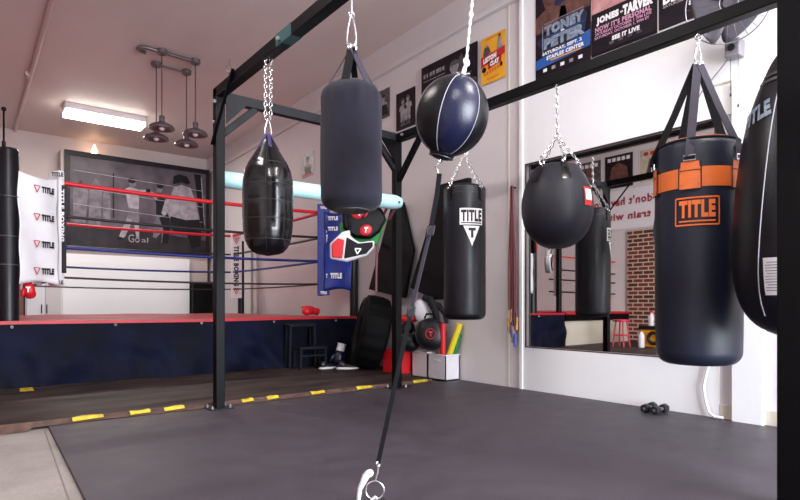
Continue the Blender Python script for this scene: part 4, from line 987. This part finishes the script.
t = thing('step_stool', (3.2,5.7,0), 'black two step stool in front of the ring skirt', 'stool')
def seat_frame(x0, x1, y0, y1, z, nm):
    g = G(); g.box(x0,x1,y0,y1,z-.035,z); s_ = obj(nm, g, 'stoolpaint', t, bevel=.008)
    for x in (x0+.018, x1-.018):
        for y in (y0+.018, y1-.018):
            g = G(); g.beam((x,y,z-.03),(x+(.012 if x > (x0+x1)/2 else -.012),y,.004),.028,.028,(0,1,0)); obj('leg', g, 'stoolpaint', t, bevel=.003)
seat_frame(3.02,3.36,5.58,5.76,.25,'step'); seat_frame(2.98,3.32,5.755,5.88,.50,'step')
g = G(); g.box(3.03,3.35,5.585,5.60,.14,.16); obj('rail', g, 'stoolpaint', t)

def shoe(x, y, rz, label):
    t = thing('gym_shoe', (x,y,0), label, 'shoe', 'shoes under the ring edge')
    g = G(); g.ell((x,y,.012),.13,.045,.018,seg=24,ringn=8,pw=.8); obj('sole', g, 'whitepl', t)
    g = G(); g.ell((x+.02,y,.032),.10,.038,.03).ell((x-.06,y,.05),.05,.034,.045); obj('upper', g, 'rope_black', t)
    t.rotation_euler = (0,0,rz)
shoe(3.32,5.50,.2,'black shoe with a white sole lying under the step stool'); shoe(3.47,5.33,-.5,'black shoe with a white sole between the step stool and the tyre')
def glove(loc, ax, up, s, m, mc, label, name='boxing_glove'):
    loc = Vector(loc); t = thing(name, loc, label, 'glove'); ax = Vector(ax).normalized(); up = Vector(up).normalized(); sd = ax.cross(up).normalized(); up = sd.cross(ax)
    g = G(); g.ell(loc,.085*s,.06*s,.055*s,ax,sd,up,20,12,.85).ell(loc+ax*.05*s-up*.02*s,.055*s,.058*s,.05*s,ax,sd,up,20,12,.9); obj('fist', g, m, t)
    g = G(); g.ell(loc+sd*.055*s+up*.03*s+ax*.02*s,.055*s,.022*s,.024*s,ax+sd*.25,sd,up,14,8); obj('thumb', g, m, t)
    g = G(); g.lathe([(.036*s,0),(.044*s,.01*s),(.042*s,.07*s),(.048*s,.085*s),(.03*s,.085*s),(.001,.02*s)], loc-ax*.06*s, 20, -ax); obj('cuff', g, mc, t)
    return t
glove((3.46,5.50,.15),(-.3,0,-1),(-.7,-.7,0),1.1,'leather_blue','whitepl','dark blue boxing glove with a white cuff leaning on the tyre')
glove((3.45,6.15,.68),(-.8,-.3,.1),(0,0,1),1.,'redpl','redpl','red boxing glove lying on the ring canvas beside the right corner')
glove((.56,6.12,.885),(.2,-.1,-1),(-.2,-.97,0),.8,'redpl','redpl','red boxing glove hanging under the white corner cover')
g = G(); flat_text(g,'T',(.55,6.06,.885),(.97,-.2,0),(0,0,1),.035,.05,.012,.07); tag(obj('glove_emblem', g, 'white_print', bpy.data.objects['boxing_glove.002']), '', '') if False else None
gl = bpy.data.objects['boxing_glove.002']; obj('emblem', g, 'white_print', gl)

# bins with foam sticks, pads piled on top
def bin_(x0, x1, y0, y1, h, m, label):
    t = thing('storage_bin', ((x0+x1)/2,(y0+y1)/2,0), label, 'bin')
    g = G(); w = .008
    g.box(x0,x1,y0,y1,.003,.012).box(x0,x0+w,y0,y1,.003,h).box(x1-w,x1,y0,y1,.003,h).box(x0,x1,y0,y0+w,.003,h).box(x0,x1,y1-w,y1,.003,h)
    obj('body', g, m, t, smooth=False)
    g = G(); r = .008
    g.tube([(x0,y0,h),(x1,y0,h),(x1,y1,h),(x0,y1,h)], r, 8, closed=True); obj('rim', g, m, t)
    g = G(); g.box(x0-.004,x0,(y0+y1)/2-.05,(y0+y1)/2+.05,h*.72,h*.8); obj('handle', g, m, t, bevel=.003)
bin_(3.80,3.985,4.36,4.60,.26,'whitepl','white storage bin standing between the red bin and the other white bin')
bin_(3.80,3.985,4.085,4.345,.25,'whitepl','white storage bin with the red and yellow foam sticks, nearest the camera')
bin_(3.66,3.90,4.645,4.93,.26,'redpl','red storage bin standing behind the back rack post')
def stick(p, q, r, m, label):
    g = G(); g.cyl(p, q, r, seg=20); tag(obj('foam_stick', g, m, loc=p), label, 'foam stick')
stick((3.87,4.20,.02),(3.87,4.20,.56),.030,'redpl','red foam stick standing upright in the white bin')
stick((3.87,4.22,.02),(3.95,4.04,.56),.030,'yellowpl','yellow foam stick slanting out of the white bin')
stick((3.94,4.19,.02),(3.965,4.06,.46),.022,'greenpl','green foam stick behind the yellow stick in the bin')
def shield(c, ax, r, th, label, logo=True, name='round_shield'):
    c = Vector(c); ax = Vector(ax).normalized(); t = thing(name, c, label, 'pad')
    g = G(); g.lathe([(.001,-th/2),(r*.86,-th/2),(r*.97,-th*.3),(r,0),(r*.97,th*.3),(r*.86,th/2),(r*.3,th*.56),(.001,th*.58)], c, 40, ax); b_ = obj('body', g, 'leather', t, angle=60)
    g = G(); g.torus(c+ax*th*.42,r*.9,.004,ax,40,6); obj('piping', g, 'seamdark', t)
    u1 = Vector((0,0,1)).cross(ax).normalized(); u2 = ax.cross(u1)
    if logo:
        g = G(); g.torus(c+ax*(th*.585+.001),r*.30,.005,ax,32,6); flat_text(g,'T',c+ax*(th*.585),u1,u2,r*.24,r*.32,.006,.07); obj('emblem', g, 'red_print', b_)
    g = G(); g.tube([c+u2*r*.95-u1*.06, c+u2*(r*1.25)-u1*.04, c+u2*(r*1.25)+u1*.04, c+u2*r*.95+u1*.06], .010, 8); obj('strap', g, 'web', t)
    return t
shield((3.80,4.31,.45),(-.62,-.75,.12),.165,.10,'round black punch shield with a red emblem on top of the bins')
shield((3.74,4.56,.355),(-.6,-.78,.1),.10,.12,'small round black pad lying left of the punch shield',False)
shield((3.74,4.60,.50),(-.5,-.8,.3),.075,.10,'smallest round black pad stacked above the other small pad',False)
t = thing('body_protector', (3.72,4.80,.35), 'white and black body protector with straps heaped against the wall', 'pad')
g = G(); g.ell((3.85,4.48,.68),.05,.095,.13,(-.6,-.75,.1),(.78,-.62,0),(0,.1,1),24,14,.8); obj('shell', g, 'whitepl', t)
g = G(); g.tube([(3.84,4.46,.82),(3.86,4.38,.80),(3.87,4.32,.70),(3.88,4.30,.58)], [.03,.045,.04,.03], 12).tube([(3.86,4.40,.78),(3.90,4.30,.74),(3.92,4.22,.66),(3.92,4.2,.56)], [.02,.03,.03,.02], 12); obj('strap', g, 'coverdark', t)
g = G(); g.ell((3.76,4.62,.60),.05,.10,.05,(-.6,-.75,.1),(.78,-.62,0),(0,0,1)); obj('trim', g, 'redpl', t)
# two dark foam mats leaning on the wall above the clutter
def leaning(pts, x, label):
    g = G(); g.poly([(x+.045*(z-1.3), y, z) for y, z in pts], (-1,0,0), .055)
    tag(obj('foam_mat', g, 'matpad', bevel=.012, loc=(x,pts[0][0],pts[0][1])), label, 'mat', 'dark foam mats hung against the right wall')
leaning([(5.16,1.86),(5.54,.93),(4.86,.82),(4.745,1.34),(4.96,1.90)], 3.97, 'black foam mat with a cut corner hung on the wall behind the back rack post')
leaning([(4.30,1.98),(4.74,.93),(4.34,.80),(3.95,.80),(3.90,1.98)], 3.95, 'black foam mat hung on the wall behind the bag with the white triangle')

# punch mitts hanging from the foam tube
def pad(c, ax, up, rx, rz, th, m, pw=.7, name='punch_mitt'):
    c = Vector(c); ax = Vector(ax).normalized(); sd = Vector(up).cross(ax).normalized(); u = ax.cross(sd)
    g = G(); g.ell(c, rx, th, rz, sd, ax, u, 28, 14, pw); return g, ax, sd, u
F_ = (-.56,-.83,0)
def hexpad(c, u, v, n, pts, th):
    g = G(); g.poly([c+u*a+v*b-n*th for a, b in pts], n, 2*th); return g
t = thing('punch_mitt', (2.82,4.12,1.46), 'black punch mitts with round red emblems hanging under the foam tube', 'mitt')
cc = Vector((2.84,4.13,1.475)); n_ = Vector((-.56,-.83,0)).normalized(); s_ = Vector((.83,-.56,0)).normalized(); u_ = Vector((.12,-.08,1)).normalized()
g = hexpad(cc, s_, u_, n_, [(-.19,.10),(-.16,-.06),(-.05,-.14),(.10,-.155),(.17,-.09),(.21,.03),(.15,.13),(-.1,.16)], .035); b_ = obj('body', g, 'leather', t, bevel=.025)
g = G(); dsc = ((-.03,.075,.075,.052),(.045,-.075,.055,.05))
for dx, dz, r1, r2 in dsc:
    q = cc+s_*dx+u_*dz+n_*.034; g.ell(q, r1, r2, .012, s_, u_, n_, 28, 8)
obj('emblem_disc', g, 'redpl', b_)
g = G()
for dx, dz, r1, r2 in dsc: flat_text(g,'T',cc+s_*dx+u_*dz+n_*.047,s_,u_,r1*.6,r2,.001,.07)
obj('lettering', g, 'white_print', b_)
g = G(); g.tube([(2.74,4.12,1.60),(2.76,4.06,1.70),(2.78,3.965,1.735),(2.8,3.90,1.68),(2.80,3.96,1.58),(2.82,4.10,1.50)], .006, 6); obj('strap', g, 'web', t)
t = thing('punch_mitt', (2.88,4.16,1.38), 'green punch mitt behind the black mitts with red emblems', 'mitt')
cc = Vector((2.90,4.20,1.385))
g = hexpad(cc, s_, u_, n_, [(-.22,.10),(-.20,-.02),(-.10,-.10),(.06,-.13),(.15,-.10),(.17,.04),(.20,.14),(.10,.10)], .035); obj('body', g, 'green', t, bevel=.02)
g = G(); g.tube([(3.0,4.14,1.40),(3.02,4.05,1.55),(3.04,3.94,1.712),(3.05,3.87,1.64),(3.04,4.0,1.5)], .012, 6).tube([(3.0,4.13,1.42),(2.99,4.11,1.25),(2.975,4.10,1.05),(2.965,4.09,.86)], .012, 6); obj('strap', g, 'maroon', t)
t = thing('kick_pad', (2.70,4.02,1.24), 'white edged black and red pad hanging lowest under the foam tube', 'pad')
cc = Vector((2.68,4.05,1.235))
out = [(-.19,.03),(-.17,-.10),(-.02,-.125),(.14,-.07),(.19,.0),(.185,.06),(.06,.04),(-.02,.09),(-.03,.15),(-.10,.13)]
g = hexpad(cc, s_, u_, n_, out, .035); obj('rim', g, 'whitepl', t, bevel=.018)
g = hexpad(cc+n_*.036, s_, u_, n_, [(-.055,.085),(-.05,-.10),(.13,-.055),(.178,.008),(.17,.045),(.05,.03)], .012); b_ = obj('face', g, 'leather', t, bevel=.008)
g = hexpad(cc+n_*.036, s_, u_, n_, [(-.172,.025),(-.152,-.088),(-.065,-.098),(-.07,.06),(-.125,.075)], .012); obj('red_panel', g, 'redpl', t, bevel=.008)
g = G(); q = cc+s_*.055-u_*.035+n_*.050
for a, b in (((-.025,.02),(.025,.02)),((.025,.02),(0,-.025)),((0,-.025),(-.025,.02))): g.beam(q+s_*a[0]+u_*a[1], q+s_*b[0]+u_*b[1], .003,.010)
obj('emblem', g, 'white_print', b_)
g = G(); g.tube([(2.66,4.03,1.33),(2.63,4.0,1.5),(2.62,3.99,1.62),(2.62,3.90,1.66),(2.62,3.985,1.742),(2.63,4.06,1.68),(2.66,4.06,1.33)], .006, 6); obj('strap', g, 'web', t)
glove((3.30,4.9,1.58) if False else (3.72,5.20,1.80),(0,.2,-1),(-.7,-.7,0),.85,mat('brown_leather',(92,62,58),.5),'blackcord','small brown leather mitt hanging on the wall beside the back rack post','leather_mitt')

# ------------------------------------------------------------------ things seen only in the mirror
t = thing('wall_sign', (XL,6.2,2.6), 'white wall sign with red lettering above the brick, seen in the mirror', 'sign')
g = G(); g.box(XL,XL+.02,4.9,7.1,2.24,3.02); s_ = obj('board', g, 'whitepl', t, smooth=False)
g = G(); flat_text(g,"don't have to",(XL+.021,6.12,2.80),(0,1,0),(0,0,1),1.25,.17,.002,.04); flat_text(g,'train with',(XL+.021,6.02,2.50),(0,1,0),(0,0,1),1.0,.15,.002,.04); obj('lettering', g, 'maroonprint', s_)
def lposter(y0, y1, z0, z1, m, m2, txt, label):
    t = thing('boxing_poster', (XL,(y0+y1)/2,z0), label, 'poster', 'posters on the left wall seen in the mirror')
    g = G(); g.box(XL,XL+.008,y0,y1,z0,z1); s_ = obj('sheet', g, m, t, smooth=False)
    g = G(); w = (y1-y0); g.poly([(XL+.009,y0+w*.15,z0+.12),(XL+.009,y1-w*.15,z0+.12),(XL+.009,y1-w*.25,z0+.42),(XL+.009,(y0+y1)/2,z0+.5),(XL+.009,y0+w*.2,z0+.4)],(1,0,0),.001); obj('picture_print', g, m2, s_, smooth=False)
    g = G()
    for i_ in range(5): g.box(XL+.008,XL+.0095,y0+w*(.1+.17*i_),y0+w*(.22+.17*i_),z1-.12,z1-.05)
    obj('lettering', g, 'white_print' if m != 'pcream' else 'red_print', s_, smooth=False)
lposter(5.0,5.75,3.10,3.72,'pcream','pplum','FIGHT','cream fight poster over the sign, leftmost on the wall in the mirror')
lposter(5.9,6.5,3.08,3.74,'pblack','pskin','DE LA','black fight poster with a brown portrait, middle one above the sign in the mirror')
lposter(6.6,7.25,3.10,3.72,'pgray','pskin','LIVE','gray and red fight poster seen at the left of the mirror')
t = thing('bar_stool', (-.69,5.23,0), 'low pink red stool reflected in the mirror below the ropes', 'stool')
g = G(); g.lathe([(.001,.43),(.13,.43),(.14,.44),(.14,.46),(.13,.468),(.001,.468)], (-.69,5.23,0), 32); obj('seat', g, 'stool', t)
for k in range(4):
    a = pi/4+k*pi/2; g = G(); g.cyl((-.69+.09*cos(a),5.23+.09*sin(a),.43),(-.69+.14*cos(a),5.23+.14*sin(a),.003),.013,seg=10); obj('leg', g, 'stool', t)
g = G(); g.torus((-.69,5.23,.2),.115,.008,seg=28,seg2=6); obj('foot_ring', g, 'stool', t)
t = thing('tool_case', (-1.1,4.8,0), 'amber and black tool case reflected in the mirror beside the orange banded bag', 'case')
g = G(); g.box(-1.35,-.95,4.5,5.05,.003,.30); b_ = obj('body', g, 'toolyellow', t, bevel=.02)
g = G(); g.box(-1.37,-.94,4.48,5.07,.30,.36); obj('lid', g, 'rope_black', t, bevel=.01)
g = G(); g.torus((-.945,4.80,.16),.09,.03,(1,0,0),28,10); obj('wheel', g, 'rope_black', b_)
for i, (y, l) in enumerate(((4.92,'white spray bottle with a red cap on the case, left one in the mirror'),(4.78,'white spray bottle with a red cap on the case, middle one'),(4.64,'white spray bottle on the case nearest the orange banded bag'))):
    t = thing('spray_bottle', (-1.1,y,.36), l, 'bottle', 'white spray bottles on the tool case')
    g = G(); g.lathe([(.001,0),(.045,0),(.047,.02),(.047,.15),(.02,.2),(.015,.22),(.001,.22)], (-1.1,y,.361), 20); obj('body', g, 'whitepl', t)
    g = G(); g.box(-1.12,-1.06,y-.012,y+.012,.58,.62); obj('trigger', g, 'redpl', t, bevel=.004)
t = thing('water_bottle', (-.75,4.97,0), 'white bottle standing on the floor beside the red stool in the mirror', 'bottle')
g = G(); g.lathe([(.001,0),(.05,0),(.052,.02),(.052,.2),(.02,.26),(.001,.262)], (-.86,4.97,.003-0), 20); obj('body', g, 'whitepl', t)
t.location = (-.86,4.97,0); 
for ch in t.children: ch.location = Vector((.11,0,0))

for o in bpy.data.objects:
    if o.parent is None and o.name.split('.')[0] in ('step_stool','gym_shoe','tractor_tire','bar_stool','tool_case','spray_bottle','water_bottle'): o.location.z += FZ
    if o.parent is None and o.name.split('.')[0] in ('bar_stool','tool_case','spray_bottle','water_bottle'): o.location.x -= .18
for o in bpy.data.objects['ring_extension'].children_recursive:
    if o.name.split('.')[0] in ('corner_cushion','corner_post'): o.location.x -= .16

# ------------------------------------------------------------------ light
def area(name, loc, rot, sx, sy, e, col):
    l = bpy.data.lights.new(name, 'AREA'); l.shape = 'RECTANGLE'; l.size = sx; l.size_y = sy; l.energy = e; l.color = col
    o = bpy.data.objects.new(name, l); COL.objects.link(o); o.location = loc; o.rotation_euler = rot; return o
area('door_daylight', ((DX0+DX1)/2, YN-.1, DZ/2+.05), (radians(90),0,0), DX1-DX0-.1, DZ-.15, 500, (.88,.93,1.))
area('fixture_glow_far', (2.0,10.03,ZC-.20), (0,0,0), 1.2,.3, 46, (1,.96,.92))
for x, y in ((.2,3.2),(2.6,.2),(.2,-.6)):  # lamps below the added unseen fixtures
    area('added_fixture_glow', (x,y,ZC-.14), (0,0,0), .26,1.16, 42, (1,.95,.92))
w = bpy.data.worlds.new('sky'); SC.world = w; w.use_nodes = True
bg = w.node_tree.nodes['Background']; bg.inputs[0].default_value = (.80,.90,1,1); bg.inputs[1].default_value = 1.5

# ------------------------------------------------------------------ camera
cam = bpy.data.cameras.new('camera'); co = bpy.data.objects.new('camera', cam); COL.objects.link(co)
cam.sensor_width = 36; cam.lens = 36*569/800; cam.shift_y = 54.5/800; cam.clip_start = .02
co.location = (0,0,.75); co.rotation_euler = (radians(90),0,-math.atan(450/569))
SC.camera = co
SC.view_settings.view_transform = 'Standard'; SC.view_settings.look = 'None'; SC.view_settings.gamma = 1
SC.view_settings.exposure = 0.45
SC.cycles.use_denoising = True
